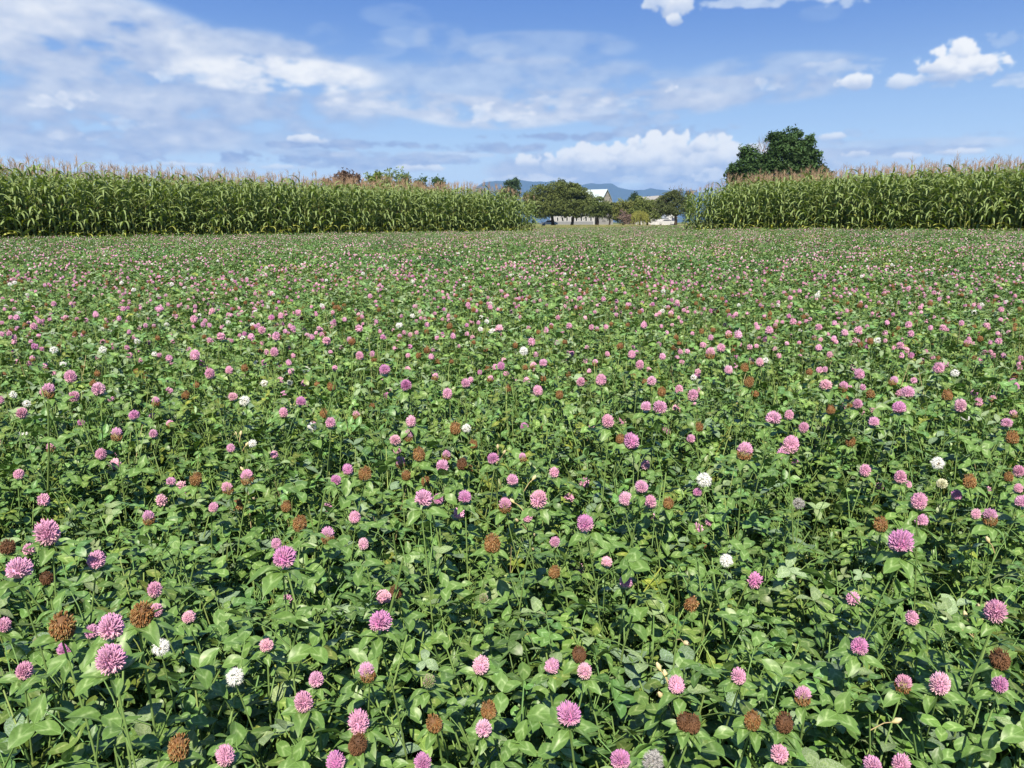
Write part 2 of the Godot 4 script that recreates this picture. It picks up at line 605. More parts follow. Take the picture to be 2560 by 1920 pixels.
func head(kind: String, lod: int) -> MB:
	# a clover flower head about 27 mm across round the origin (or a bud, a dried head, a seed clock)
	var m := MB.new()
	var count: int = [430, 130, 28][lod]
	var sides: int = [4, 3, 3][lod]
	var fat: float = [0.8, 1.5, 3.2][lod]
	if kind == "w" or kind == "y":
		var white := Color(0.88, 0.88, 0.85) if kind == "w" else Color(0.42, 0.41, 0.4)
		ball(m, Vector3(0, -0.001, 0), Vector3.ONE * 0.004, 6, 4, Color(0.3, 0.22, 0.12))
		var nn: int = [150, 60, 26][lod]
		var hairs: int = [9, 5, 3][lod]
		for i in nn:
			var y := 1.0 - 1.85 * (i + 0.5) / nn
			var a := i * 2.39996 + rf(-0.4, 0.4)
			var d := Vector3(cos(a) * sqrt(1.0 - y * y), y, sin(a) * sqrt(1.0 - y * y)).normalized()
			d = (d + Vector3(rf(-1, 1), rf(-1, 1), rf(-1, 1)) * 0.25).normalized()
			var root := d * rf(0.006, 0.0105)
			var s := d.cross(Vector3(0.2, 0.9, 0.3)).normalized()
			var t := d.cross(s)
			m.face([d * 0.003, root + s * 0.00025 * fat, root - s * 0.00025 * fat], white * 0.7)
			for h in hairs:
				var b: float = TAU * h / hairs + rf(-0.4, 0.4)
				var q := (d * rf(0.7, 1.2) + (s * cos(b) + t * sin(b)) * rf(0.5, 1.0)).normalized() * rf(0.0045, 0.0068)
				var side := q.cross(d).normalized() * 0.00055 * fat
				m.face([root - side, root + side, root + q], white)
		return m
	var tall := rf(0.82, 1.25)
	var hue := rng.randf()
	var core := Color(0.56, 0.27, 0.42) if kind in ["p", "l"] else Color(0.42, 0.14, 0.32) if kind == "m" else Color(0.24, 0.2, 0.1)
	var old_head := kind == "b" or kind == "k"
	if old_head or kind in ["h", "g"]:
		tall = rf(1.1, 1.3)
	var cr: float = 0.0052 if kind == "g" else 0.0088 if old_head else 0.0078
	ball(m, Vector3(0, 0.0008, 0), Vector3(cr, cr * tall, cr), 12, 8, core if not old_head else Color(0.15, 0.08, 0.04) if kind == "b" else Color(0.09, 0.05, 0.03))
	# each head is a little lopsided and has its thin places
	var bulge := Vector3(rf(-1, 1), rf(-0.3, 1.0), rf(-1, 1)).normalized()
	var thin := Vector3(rf(-1, 1), rf(-0.8, 0.6), rf(-1, 1)).normalized()
	var skirt := rf(-0.82, -0.55)
	if old_head:
		count = int(count * 1.5)
	for i in count:
		var f := (i + 0.5) / count
		var y := 1.0 - (1.0 - skirt) * f
		var a := i * 2.39996 + rf(-0.25, 0.25)
		var n := Vector3(cos(a) * sqrt(maxf(0.0, 1.0 - y * y)), y, sin(a) * sqrt(maxf(0.0, 1.0 - y * y)))
		if n.dot(thin) > 0.55 and rng.randf() < 0.45:
			continue
		var p := n * Vector3(0.0050, 0.0054 * tall, 0.0050)
		var d := (n * Vector3(1, tall, 1) + Vector3(0, 0.62, 0) + Vector3(rf(-1, 1), rf(-1, 1), rf(-1, 1)) * 0.17).normalized()
		var length := rf(0.0058, 0.0088) * (1.0 + 0.22 * n.dot(bulge)) * (0.8 + 0.25 * (y + 0.5))
		var r := rf(0.0008, 0.00122) * fat
		var w := rf(0.78, 1.14)
		var c0: Color
		var c1: Color
		var old := old_head or (kind == "h" and y < rf(-0.15, 0.35))
		if old:
			# dried florets lie folded down over one another
			d = (n * Vector3(0.6, 0.25, 0.6) + Vector3(0, -0.9 if rng.randf() < 0.8 else 0.6, 0) + Vector3(rf(-1, 1), rf(-1, 1), rf(-1, 1)) * 0.25).normalized()
			p = n * Vector3(0.0088, 0.0092 * tall, 0.0088)
			length *= rf(0.4, 0.62)
			r *= 0.9
			if kind == "k":
				c0 = Color(0.10, 0.055, 0.03) * w
				c1 = Color(0.17, 0.085, 0.045) * w
			else:
				c0 = Color(0.2, 0.1, 0.035) * w
				c1 = (Color(0.27, 0.125, 0.05) if rng.randf() < 0.6 else Color(0.4, 0.27, 0.13)) * rf(0.55, 1.25)
				if rng.randf() < 0.1:
					c1 = Color(0.2, 0.2, 0.07)
		elif kind == "g":
			length *= 0.55
			r *= 0.8
			c0 = Color(0.16, 0.26, 0.1) * w
			c1 = Color(0.3, 0.36, 0.17) * w if rng.randf() < 0.85 else Color(0.5, 0.25, 0.36)
		elif kind == "c":
			c0 = Color(0.45, 0.55, 0.25) * w
			c1 = Color(0.8, 0.78, 0.58) * w
		elif kind == "m":
			c0 = Color(0.62, 0.36, 0.42) * w
			c1 = Color(0.54, 0.19, 0.44) * w
		elif kind == "l":
			c0 = Color(0.66, 0.46, 0.44) * w
			c1 = Color(0.78, 0.47, 0.62) * w
		else:
			c0 = Color(0.68, 0.48, 0.48) * w
			c1 = Color(0.67, 0.33, 0.54) * w
		if kind in ["p", "m", "l"] and y < 0.0 and rng.randf() < 0.5 - y * 0.6:
			c1 = c1.lerp(Color(0.6, 0.42, 0.36), 0.55)
			d = (d + Vector3(0, -0.4, 0)).normalized()
			length *= 0.9
		if not old and kind in ["p", "m", "l", "h"]:
			c1 = c1.lerp(Color(0.74, 0.4, 0.47) if hue < 0.5 else Color(0.58, 0.36, 0.62), absf(hue - 0.5) * 0.7)
		floret(m, p, d, length, r, c0, c1, sides)
	return m

var heads := {}

func head_mesh(kind: String, lod: int) -> ArrayMesh:
	var key := kind + str(lod)
	if not heads.has(key):
		heads[key] = []
		for i in (5 if kind in ["p", "m", "l", "h", "b", "w"] else 2):
			heads[key].append(build([[head(kind, lod), fluff_mat if kind in ["w", "y"] else petal_mat]]))
	return heads[key][rng.randi() % heads[key].size()]

var leaf_meshes := []
var bract_meshes := []
var mildew_meshes := []

const CALLED := {"p": "pink_clover", "m": "pink_clover", "l": "pink_clover", "h": "pink_clover", "b": "withered_clover", "k": "withered_clover", "w": "seed_clock", "y": "seed_clock", "g": "clover_bud", "c": "white_clover"}
const KIND := {"p": "clover flower", "m": "clover flower", "l": "clover flower", "h": "clover flower", "b": "withered clover", "k": "withered clover", "w": "seed head", "y": "seed head", "g": "clover bud", "c": "white clover"}
const GROUPS := {"p": "pink clover flowers in the field", "m": "pink clover flowers in the field", "l": "pink clover flowers in the field", "h": "pink clover flowers in the field", "b": "withered clover heads in the field", "k": "withered clover heads in the field", "w": "white seed heads in the field", "y": "white seed heads in the field", "g": "clover buds in the field", "c": "white clover in the field"}

func flower(kind: String, at: Vector3, scale: float, label: String, lod: int, parts: bool) -> void:
	# one flower on its own stem, standing on the ground below; at is the middle of its head
	var ground := lift(at.x, at.z)
	var h := at.y
	var dist := Vector2(at.x, at.z).length()
	var foot := Vector3(rf(-0.07, 0.07), 0, rf(-0.1, 0.04))
	var o := thing(CALLED[kind], Vector3(at.x + foot.x, ground, at.z + foot.z), label, KIND[kind], GROUPS[kind])
	var top := Vector3(-foot.x, h, -foot.z)
	var tilt := Basis(Vector3(rf(-1, 1), 0, rf(-1, 1)).normalized(), rf(0.0, 0.35)) * Basis(Vector3.UP, rf(0, TAU))
	var neck := top - tilt.y * 0.0115 * scale
	var path := PackedVector3Array()
	for i in 7:
		var s := i / 6.0
		var p := Vector3.ZERO.lerp(neck, s)
		p += (Vector3(0, neck.y, 0) * s - p) * (0.35 * sin(PI * s)) * Vector3(1, 0, 1)
		path.append(p)
	var stem := MB.new()
	stem_mesh(path, rf(0.0013, 0.0018) if kind != "w" else 0.0012, 5 if lod == 0 else 3, stem)
	var hm := head_mesh(kind, lod)
	part(o, "flower_head" if kind not in ["w", "y", "g"] else "seed_head" if kind != "g" else "bud", hm, Transform3D(tilt.scaled(Vector3.ONE * scale), top))
	part(o, "stem", build([[stem, stem_mat]]))
	if parts and kind not in ["w", "y", "c"]:
		var turn := rf(0, TAU)
		for k in 2:
			var b: ArrayMesh = bract_meshes[rng.randi() % bract_meshes.size()]
			part(o, "leaf", b, Transform3D(Basis(Vector3.UP, turn + k * (PI + rf(-0.7, 0.7))).scaled(Vector3.ONE * rf(0.8, 1.15) * scale), neck - Vector3(0, 0.001, 0)))
		if dist < 2.2:
			for k in 3:
				var s := rf(0.5, 0.85)
				var i := int(s * 6.0)
				part(o, "leaf", leaf_meshes[rng.randi() % leaf_meshes.size()], Transform3D(Basis(Vector3.UP, rf(0, TAU)).scaled(Vector3.ONE * rf(0.9, 1.25)), path[i].lerp(path[i + 1], s * 6.0 - i)))

const FLOWERS := [
	[-0.559,0.530,-0.871,1.282,"p","ragged pink clover flower on a bare stem near the left edge"],
	[-0.533,0.530,-0.771,1.146,"p","flat-based pink clover flower at the left edge of the foreground"],
	[-0.532,0.474,-0.915,1.000,"p","pink clover head right of a dark brown head, nearer leftmost"],
	[-0.256,0.530,-0.801,1.125,"m","round magenta clover flower on a leaning stem, left foreground"],
	[-0.479,0.415,-0.953,0.863,"p","pink clover head behind a pink head, lower left"],
	[-0.606,0.415,-1.210,0.886,"h","half-withered clover head in front of a pink head, nearer left"],
	[-0.421,0.529,-0.657,1.000,"b","golden brown withered clover head with a few pink petals left, lower left"],
	[-0.368,0.517,-0.701,1.000,"b","large russet withered clover head over a drooping leaf, lower left"],
	[-0.371,0.530,-0.650,1.036,"p","large pink clover head right of a pink head, lower left"],
	[-0.344,0.530,-0.598,1.105,"p","largest pale-tipped pink clover flower, lower left, below another pink head"],
	[-0.514,0.415,-0.806,0.839,"m","deep magenta clover head in front of a russet head, lower leftmost"],
	[-0.537,0.415,-0.763,0.800,"p","pink clover head in front of a green bud, bottom leftmost"],
	[-0.623,0.415,-0.860,0.752,"p","pink clover head left of a green bud, lower leftmost"],
	[-0.405,0.415,-0.881,0.720,"l","pale pink clover head right of a pink head, lower left"],
	[-0.558,0.415,-0.824,0.728,"g","green unopened clover bud left of a russet head, lower leftmost"],
	[-0.211,0.415,-0.746,0.724,"p","pink clover head behind a pink head, bottom left"],
	[-0.214,0.415,-0.708,0.863,"p","pink clover head in front of a pink head, bottom left"],
	[-0.264,0.415,-0.625,0.776,"p","pink clover head right of a russet head, bottom left"],
	[-0.314,0.415,-0.638,0.888,"b","russet clover head left of a pink head, bottom left"],
	[-0.161,0.415,-0.617,0.767,"m","deep magenta clover head in front of a dark brown head, bottom left"],
	[-0.337,0.430,-1.151,1.000,"b","russet clover head in front of a russet head, nearer left"],
	[-0.290,0.415,-1.136,0.968,"h","half-withered clover head right of a russet head, nearer left"],
	[-0.361,0.415,-1.103,0.720,"p","small pink clover head behind a magenta head, nearer left"],
	[-0.768,0.415,-1.094,0.940,"k","dark brown clover head behind a pink head, nearer leftmost"],
	[-0.647,0.415,-0.990,0.762,"k","dark brown clover head right of a pink head, lower leftmost"],
	[-0.286,0.415,-0.816,0.720,"l","small pale pink clover head behind a white seed head, lower left"],
	[-0.409,0.415,-0.814,0.720,"w","white fluffy seed head in front of a pink head, lower left"],
	[-0.302,0.415,-0.755,0.720,"w","white fluffy seed head in front of a pale pink head, bottom left"],
	[-0.453,0.415,-0.898,0.720,"p","small pink clover head right of a russet head, lower left"],
	[-0.507,0.415,-0.845,0.720,"p","small pink clover head left of a pink head, lower leftmost"],
	[-0.262,0.415,-1.210,0.840,"p","pink clover head behind a pale pink head, nearer left"],
	[-0.227,0.415,-1.103,0.720,"l","pale pink clover head in front of a pink head, nearer centre"],
	[-0.132,0.509,-0.699,1.000,"m","egg-shaped magenta clover flower above a downward leaf, lower centre left"],
	[-0.168,0.415,-0.933,0.884,"l","pale pink clover head left of a dark brown head, lower centre"],
	[-0.155,0.415,-0.949,0.734,"k","dark brown clover head right of a pale pink head, lower centre"],
	[-0.159,0.415,-0.760,0.797,"h","half-withered clover head in front of a magenta head, bottom centre"],
	[-0.151,0.415,-0.672,0.964,"p","pink clover flower over a dark brown head, bottom left of centre"],
	[-0.146,0.415,-0.643,0.780,"k","dark brown clover head in front of a pink head, bottom left"],
	[-0.035,0.415,-0.773,0.840,"l","whitish pink globe clover flower below the middle of the photo"],
	[0.043,0.415,-0.771,0.745,"p","pink clover head left of a dark brown head, lower centre"],
	[0.080,0.415,-0.763,0.720,"l","small pale pink clover head in front of a dark brown head, bottom centre"],
	[0.052,0.467,-0.612,1.000,"m","round bright magenta clover flower at the bottom centre of the photo"],
	[-0.077,0.415,-0.674,0.720,"b","russet clover head behind a magenta head, bottom centre"],
	[-0.024,0.415,-0.695,0.733,"b","russet clover head behind a pale pink head, bottom centre"],
	[-0.028,0.415,-0.665,0.720,"l","pale pink clover head in front of a russet head, bottom centre"],
	[0.097,0.506,-0.959,1.000,"m","deep magenta clover head right of a pink head and behind a russet head, nearer centre"],
	[0.065,0.415,-1.112,0.720,"p","pink clover head behind a russet head, nearer centre"],
	[0.157,0.415,-0.976,0.805,"p","pink clover head in front of a pale pink head, lower centre"],
	[-0.027,0.464,-0.995,1.000,"b","russet clover head in front of a half-withered head, nearer centre"],
	[0.060,0.415,-1.009,0.720,"b","russet clover head in front of a pink head, lower centre"],
	[0.176,0.415,-0.735,0.773,"p","pink clover head behind a dark brown head, bottom right"],
	[0.100,0.415,-0.621,0.823,"m","large deep magenta clover head left of the grey seed head, bottom centre"],
	[-0.081,0.415,-0.617,0.720,"m","deep magenta clover head in front of a russet head, bottom centre"],
	[0.025,0.415,-1.214,0.720,"p","tiny pink clover head in front of a pink head, nearer centre"],
	[-0.090,0.415,-0.744,0.813,"g","green unopened clover bud behind a russet head, bottom centre"],
	[-0.037,0.415,-0.931,0.720,"g","small green unopened clover bud in front of a russet head, lower centre"],
	[0.138,0.415,-1.040,0.720,"l","pale pink clover head behind a pink head, nearer centre"],
	[0.171,0.415,-0.677,0.720,"k","dark brown clover head left of a dark brown head, bottom right"],
	[0.077,0.415,-0.798,0.720,"k","tiny dark brown clover head behind a pale pink head, lower centre"],
	[0.130,0.415,-0.621,0.720,"y","grey matted seed head right of a magenta head, bottom centre"],
	[0.454,0.530,-0.842,1.300,"m","tall magenta clover flower on a long bare stem, right of centre foreground"],
	[0.512,0.494,-0.748,1.000,"p","pink clover flower with pale base near the right edge, lower right"],
	[0.403,0.415,-0.813,0.872,"m","deep magenta clover head left of a half-withered head, lower right"],
	[0.247,0.415,-0.752,0.720,"p","pink clover head behind a russet head, bottom right"],
	[0.303,0.415,-0.718,0.752,"h","clover head with pink crown and orange brown skirt, lower right"],
	[0.419,0.415,-0.740,0.772,"h","half-withered clover head left of a pale pink head, bottom right"],
	[0.457,0.415,-0.737,0.947,"l","pale dusty pink clover flower beside a half-withered head, lower right"],
	[0.520,0.415,-0.737,0.720,"m","deep magenta clover head in front of a dark brown head, bottom rightmost"],
	[0.239,0.415,-0.679,0.720,"b","russet clover head left of a dark brown head, bottom right"],
	[0.269,0.415,-0.675,0.774,"k","dark brown clover head right of a russet head, bottom right"],
	[0.249,0.415,-0.628,0.720,"p","pink clover head in front of a dark brown head, bottom right"],
	[0.329,0.415,-0.614,0.720,"p","pink clover head left of a pink head, bottom right"],
	[0.354,0.415,-0.615,0.720,"p","pink clover head right of a pink head, bottom right"],
	[0.604,0.415,-1.184,0.970,"b","russet clover head behind a magenta head, nearer right"],
	[0.677,0.415,-1.197,0.962,"p","pink clover head in front of a pink head and behind a magenta head, nearer rightmost"],
	[0.750,0.445,-1.137,1.000,"h","half-withered clover head right of a pale pink head, nearer rightmost"],
	[0.552,0.415,-0.787,0.924,"k","dark brown clover head behind a magenta head, lower rightmost"],
	[0.498,0.415,-0.877,0.720,"p","small pink clover head right of a magenta head, lower right"],
	[0.314,0.415,-1.049,0.720,"w","small white fluffy seed head in front of a magenta head, nearer right"],
	[0.178,0.415,-0.673,0.720,"k","small dark brown clover head right of a dark brown head, bottom right"],
	[0.784,0.415,-1.228,0.720,"l","small pale pink clover head left of a half-withered head, nearer rightmost"],
	[-1.096,0.520,-1.873,1.300,"p","pink clover head in front of a white seed head and behind a pink head"],
	[-0.953,0.520,-1.732,1.300,"l","pale pink clover head right of a pink head, middle leftmost"],
	[-1.058,0.520,-1.714,1.281,"h","half-withered clover head right of a white seed head, middle leftmost"],
	[-0.971,0.520,-1.661,1.036,"p","pink clover head in front of a pink head, middle leftmost"],
	[-1.049,0.499,-1.596,1.000,"p","pink clover head in front of a white seed head and left of a half-withered head"],
	[-0.809,0.493,-1.595,1.000,"m","deep magenta clover head behind a half-withered head, middle left"],
	[-0.792,0.481,-1.487,1.000,"h","half-withered clover head in front of a magenta head, middle left"],
	[-0.872,0.415,-1.566,0.993,"p","pink clover head in front of a half-withered head, nearer leftmost"],
	[-0.861,0.400,-1.783,0.899,"p","small pink clover head in front of a magenta head, middle left"],
	[-0.563,0.437,-1.842,1.000,"p","small pink clover head in front of a pink head and left of a magenta head"],
	[-0.483,0.495,-1.715,1.000,"m","small deep magenta clover head right of a pink head, middle left"],
	[-0.666,0.405,-2.187,1.000,"p","small pink clover head in front of a white seed head, middle left"],
	[-0.388,0.477,-1.591,1.000,"p","pink clover head in front of a russet head, middle left"],
	[-0.499,0.400,-1.852,0.917,"w","small white fluffy seed head in front of a russet head, middle left"],
	[-0.678,0.457,-1.898,1.000,"w","white fluffy seed head right of a pale pink head, middle left"],
	[-0.687,0.477,-1.850,1.000,"l","small pale pink clover head left of a white seed head, middle left"],
	[-0.768,0.520,-1.918,1.110,"p","small pink clover head left of a pink head, middle left"],
	[-0.825,0.475,-2.202,1.000,"p","small pink clover head left of a russet head, middle left"],
	[-0.649,0.415,-1.394,0.772,"p","small pink clover head left of a russet head, nearer left"],
	[-0.601,0.421,-1.393,1.000,"b","russet clover head right of a pink head, nearer left"],
	[-0.447,0.476,-1.237,1.000,"h","half-withered clover head right of a half-withered head, nearer left"],
	[-0.526,0.415,-1.355,0.925,"h","half-withered clover head left of a half-withered head, nearer left"],
	[-0.337,0.415,-1.399,0.893,"m","deep magenta clover head left of a magenta head, nearer left"],
	[-0.518,0.415,-1.258,0.720,"p","small pink clover head in front of a half-withered head, nearer left"],
	[-0.393,0.415,-1.266,0.794,"b","small russet clover head behind a russet head, nearer left"],
	[-0.632,0.400,-1.661,0.841,"p","small pink clover head left of a white seed head, middle left"],
	[-0.953,0.428,-2.001,1.000,"h","small half-withered clover head right of a magenta head, middle left"],
	[-1.100,0.470,-2.430,1.000,"p","small pink clover head right of a white seed head, middle left"],
	[-0.914,0.520,-2.188,1.300,"p","pink clover head behind a pink head, middle left"],
	[-0.705,0.520,-2.248,1.108,"p","small pink clover head in front of a pink head and right of a pink head"],
	[-0.794,0.520,-2.564,1.300,"p","small pink clover head right of a pink head and behind a pink head"],
	[-0.978,0.520,-2.564,1.258,"p","small pink clover head in front of a white seed head, farther left"],
	[-0.602,0.520,-2.468,1.213,"p","small pink clover head left of a russet head, farther left"],
	[-0.888,0.520,-2.710,1.300,"p","small pink clover head right of a white seed head and right of a pink head"],
	[-0.879,0.520,-2.564,1.049,"p","small pink clover head right of a white seed head and left of a pink head"],
	[-1.030,0.470,-3.698,1.300,"p","small pink clover head right of a pink head and behind a pink head, farther left"],
	[-1.097,0.470,-3.494,1.300,"m","small deep magenta clover head left of a pink head, farther left"],
	[-1.072,0.470,-3.559,1.300,"p","small pink clover head right of a magenta head, farther left"],
	[-1.472,0.470,-3.772,1.300,"l","small pale pink clover head right of a white seed head, farther left"],
	[-1.531,0.507,-2.438,1.000,"m","small deep magenta clover head left of a white seed head, farther leftmost"],
	[-1.584,0.407,-3.216,1.000,"w","tiny white fluffy seed head right of a pink head and left of a pink head"],
	[-1.414,0.469,-2.625,1.000,"w","small white fluffy seed head left of a pink head, farther leftmost"],
	[-1.452,0.504,-2.406,1.000,"w","small white fluffy seed head behind a white seed head, farther leftmost"],
	[-1.611,0.400,-2.716,0.944,"w","small white fluffy seed head behind a pink head and behind a half-withered head, middle leftmost"],
	[-1.476,0.400,-2.220,0.856,"w","small white fluffy seed head left of a white seed head, middle leftmost"],
	[-1.367,0.400,-2.108,0.889,"w","small white fluffy seed head behind a pink head and right of a white seed head"],
	[-1.385,0.400,-2.938,0.815,"w","tiny white fluffy seed head left of a pink head, middle left"],
	[-1.186,0.400,-3.357,0.927,"w","tiny white fluffy seed head left of a pink head and left of a pink head"],
	[-1.543,0.404,-3.047,1.000,"p","tiny pink clover head left of a white seed head, farther left"],
	[-2.442,0.470,-4.097,1.300,"p","tiny pink clover head behind a half-withered head, farther leftmost"],
	[-1.949,0.470,-3.593,1.300,"p","tiny pink clover head left of a pink head, farther leftmost"],
	[-2.262,0.470,-3.494,1.300,"p","small pink clover head left of a pink head, farther leftmost"],
	[-1.947,0.470,-3.848,1.300,"p","tiny pink clover head in front of a white seed head, farther left"],
	[-1.258,0.520,-3.031,1.300,"p","small pink clover head in front of a white seed head and behind a pink head"],
	[-0.966,0.415,-1.435,0.854,"p","small pink clover head in front of a pink head, nearer leftmost"],
	[-0.599,0.400,-1.709,0.720,"w","tiny white fluffy seed head right of a pink head, middle left"],
	[-0.707,0.400,-2.396,0.753,"w","tiny white fluffy seed head right of a pale pink head, middle left"],
	[-0.515,0.440,-2.144,1.000,"b","small russet clover head behind a russet head, middle left"],
	[-0.488,0.413,-1.935,1.000,"b","small russet clover head behind a pink head, middle left"],
	[-0.847,0.448,-2.394,1.000,"b","tiny russet clover head right of a pink head, middle left"],
	[-0.743,0.401,-2.416,1.000,"l","small pale pink clover head left of a white seed head and behind a pink head"],
	[-2.456,0.470,-5.009,1.229,"w","tiny white fluffy seed head right of a white seed head, farther left"],
	[-2.412,0.470,-5.481,1.194,"w","tiny white fluffy seed head in front of a pink head, farther left"],
	[-1.815,0.470,-5.076,1.300,"b","tiny russet clover head behind a pale pink head, farther left"],
	[-3.744,0.470,-8.948,1.300,"p","tiny pink clover head behind a white seed head, farther left"],
	[-1.448,0.400,-3.903,0.966,"w","tiny white fluffy seed head behind a pink head and right of a pale pink head"],
	[-1.295,0.400,-3.815,0.945,"w","tiny white fluffy seed head left of a pink head and behind a pink head"],
	[-1.788,0.380,-4.387,0.903,"w","tiny white fluffy seed head behind a pink head and behind a pink head, farther left"],
	[-2.824,0.470,-5.592,1.217,"w","tiny white fluffy seed head left of a white seed head, farther left"],
	[-3.617,0.470,-5.625,1.148,"w","tiny white fluffy seed head right of a white seed head, farther leftmost"],
	[-3.549,0.470,-5.465,1.116,"w","tiny white fluffy seed head left of a white seed head, farther leftmost"],
	[-3.339,0.470,-8.827,1.300,"w","tiny white fluffy seed head right of a pink head and behind a russet head"],
	[-2.364,0.470,-7.471,1.300,"w","tiny white fluffy seed head right of a russet head, farther left"],
	[-1.004,0.469,-4.059,1.000,"w","tiny white fluffy seed head right of a pink head and behind a pink head"],
	[-1.762,0.520,-2.816,1.149,"p","small pink clover head right of a pink head, farther leftmost"],
	[-2.035,0.470,-3.494,1.137,"h","tiny half-withered clover head in front of a pink head, farther leftmost"],
	[-0.931,0.416,-2.139,1.000,"b","small russet clover head right of a half-withered head, middle left"],
	[-1.092,0.400,-1.889,0.791,"m","small deep magenta clover head in front of a pink head, middle leftmost"],
	[-0.330,0.520,-1.964,1.300,"m","deep magenta clover head left of a magenta head, middle centre"],
	[-0.251,0.520,-1.784,1.183,"m","deep magenta clover head right of a magenta head, middle centre"],
	[-0.148,0.512,-1.719,1.000,"p","small pink clover head left of a pink head and behind a russet head, middle centre"],
	[-0.113,0.508,-1.857,1.000,"p","small pink clover head right of a pink head and right of a half-withered head"],
	[0.060,0.519,-1.720,1.000,"p","small pink clover head in front of a russet head, middle centre"],
	[0.135,0.418,-2.139,1.000,"b","small russet clover head right of a pink head, middle centre"],
	[0.182,0.480,-2.012,1.000,"p","small pink clover head left of a pink head and right of a russet head"],
	[0.217,0.520,-1.835,1.140,"p","pink clover head right of a pink head and left of a russet head, middle centre"],
	[0.383,0.421,-2.389,1.000,"b","tiny russet clover head in front of a pink head and right of a pink head"],
	[0.346,0.520,-2.043,1.011,"p","small pink clover head in front of a pink head, middle centre"],
	[0.343,0.514,-1.858,1.000,"l","small pale pink clover head behind a russet head, middle centre"],
	[0.388,0.469,-1.946,1.000,"b","small russet clover head in front of a pale pink head, middle centre"],
	[0.446,0.460,-2.008,1.000,"p","small pink clover head left of a pink head, middle right"],
	[0.286,0.511,-1.599,1.000,"p","pink clover head left of a pink head, middle centre"],
	[0.308,0.520,-1.555,1.300,"p","pink clover head right of a pink head and left of a pink head, middle centre"],
	[0.187,0.520,-1.442,1.087,"p","pink clover head behind a russet head, middle centre"],
	[0.211,0.520,-1.299,1.203,"m","deep magenta clover head right of a russet head, middle centre"],
	[-0.216,0.480,-1.592,1.000,"l","pale pink clover head behind a half-withered head, middle centre"],
	[-0.234,0.471,-1.485,1.000,"l","pale pink clover head behind a pink head, middle centre"],
	[-0.222,0.451,-1.586,1.000,"h","half-withered clover head right of a pale pink head, middle centre"],
	[-0.258,0.400,-1.654,0.837,"p","small pink clover head in front of a pale pink head, middle centre"],
	[-0.116,0.488,-1.514,1.000,"b","small russet clover head left of a white seed head, middle centre"],
	[-0.113,0.400,-1.844,0.848,"w","small white fluffy seed head right of a russet head, middle centre"],
	[-0.089,0.400,-1.702,0.887,"b","small russet clover head in front of a white seed head, middle centre"],
	[-0.165,0.494,-1.315,1.000,"b","russet clover head right of a half-withered head, nearer centre"],
	[-0.229,0.415,-1.512,0.961,"h","half-withered clover head behind a russet head, nearer centre"],
	[-0.034,0.461,-1.390,1.000,"m","deep magenta clover head right of a russet head, nearer centre"],
	[-0.124,0.472,-1.310,1.000,"p","pink clover head in front of a half-withered head and behind a magenta head, nearer centre"],
	[-0.139,0.415,-1.560,0.857,"h","small half-withered clover head behind a pink head and right of a russet head, nearer centre"],
	[-0.102,0.415,-1.506,0.940,"k","small dark brown clover head right of a half-withered head, nearer centre"],
	[-0.247,0.486,-1.231,1.000,"b","russet clover head right of a magenta head, nearer centre"],
	[-0.326,0.415,-1.462,0.931,"m","deep magenta clover head right of a magenta head, nearer left"],
	[-0.165,0.415,-1.399,0.804,"b","small russet clover head behind a pink head, nearer centre"],
	[-0.207,0.415,-1.435,0.823,"b","small russet clover head in front of a half-withered head, nearer centre"],
	[0.002,0.421,-1.382,1.000,"p","pink clover head in front of a half-withered head and behind a half-withered head, nearer centre"],
	[-0.121,0.530,-0.989,1.100,"p","pink clover head left of a magenta head, nearer centre"],
	[-0.131,0.415,-1.296,0.832,"m","deep magenta clover head right of a pink head and in front of a russet head"],
	[-0.079,0.443,-1.230,1.000,"m","deep magenta clover head right of a magenta head, nearer centre"],
	[0.035,0.530,-0.987,1.057,"p","pink clover head behind a pink head and right of a pink head, nearer centre"],
	[-0.011,0.430,-1.228,1.000,"h","half-withered clover head left of a pink head, nearer centre"],
	[0.220,0.460,-1.234,1.000,"p","pink clover head behind a pink head and right of a pale pink head, nearer centre"],
	[0.191,0.440,-1.230,1.000,"l","pale pink clover head left of a pink head, nearer centre"],
	[0.244,0.415,-1.283,0.934,"p","pink clover head in front of a pink head, nearer centre"],
	[0.276,0.415,-1.283,0.865,"b","small russet clover head right of a pink head, nearer right"],
	[0.065,0.520,-2.449,1.104,"p","small pink clover head behind a white seed head, farther centre"],
	[-0.046,0.520,-2.778,1.300,"l","small pale pink clover head in front of a pink head, farther centre"],
	[0.035,0.520,-2.289,1.031,"w","small white fluffy seed head in front of a pink head, farther centre"],
	[0.084,0.520,-2.069,1.023,"p","small pink clover head right of a half-withered head, middle centre"],
	[0.068,0.448,-2.426,1.000,"h","small half-withered clover head left of a pink head, middle centre"],
	[-0.032,0.486,-2.205,1.000,"m","small deep magenta clover head left of a white seed head, middle centre"],
	[-0.444,0.516,-2.211,1.000,"p","small pink clover head in front of a russet head, middle left"],
	[-0.551,0.520,-2.755,1.300,"p","small pink clover head behind a russet head, farther left"],
	[-0.109,0.470,-3.928,1.300,"p","pink clover head behind a pale pink head, farther centre"],
	[0.119,0.520,-2.719,1.111,"p","small pink clover head behind a pink head, farther centre"],
	[0.350,0.519,-2.211,1.000,"p","small pink clover head behind a pink head, middle centre"],
	[0.342,0.515,-2.409,1.000,"b","tiny russet clover head left of a pink head, farther centre"],
	[0.215,0.520,-2.850,1.046,"p","tiny pink clover head left of a pink head, farther centre"],
	[0.490,0.520,-2.850,1.162,"p","small pink clover head left of a half-withered head, farther centre"],
	[0.753,0.470,-3.628,1.300,"h","small half-withered clover head in front of a white seed head, farther right"],
	[0.899,0.470,-4.187,1.300,"l","small pale pink clover head right of a white seed head, farther right"],
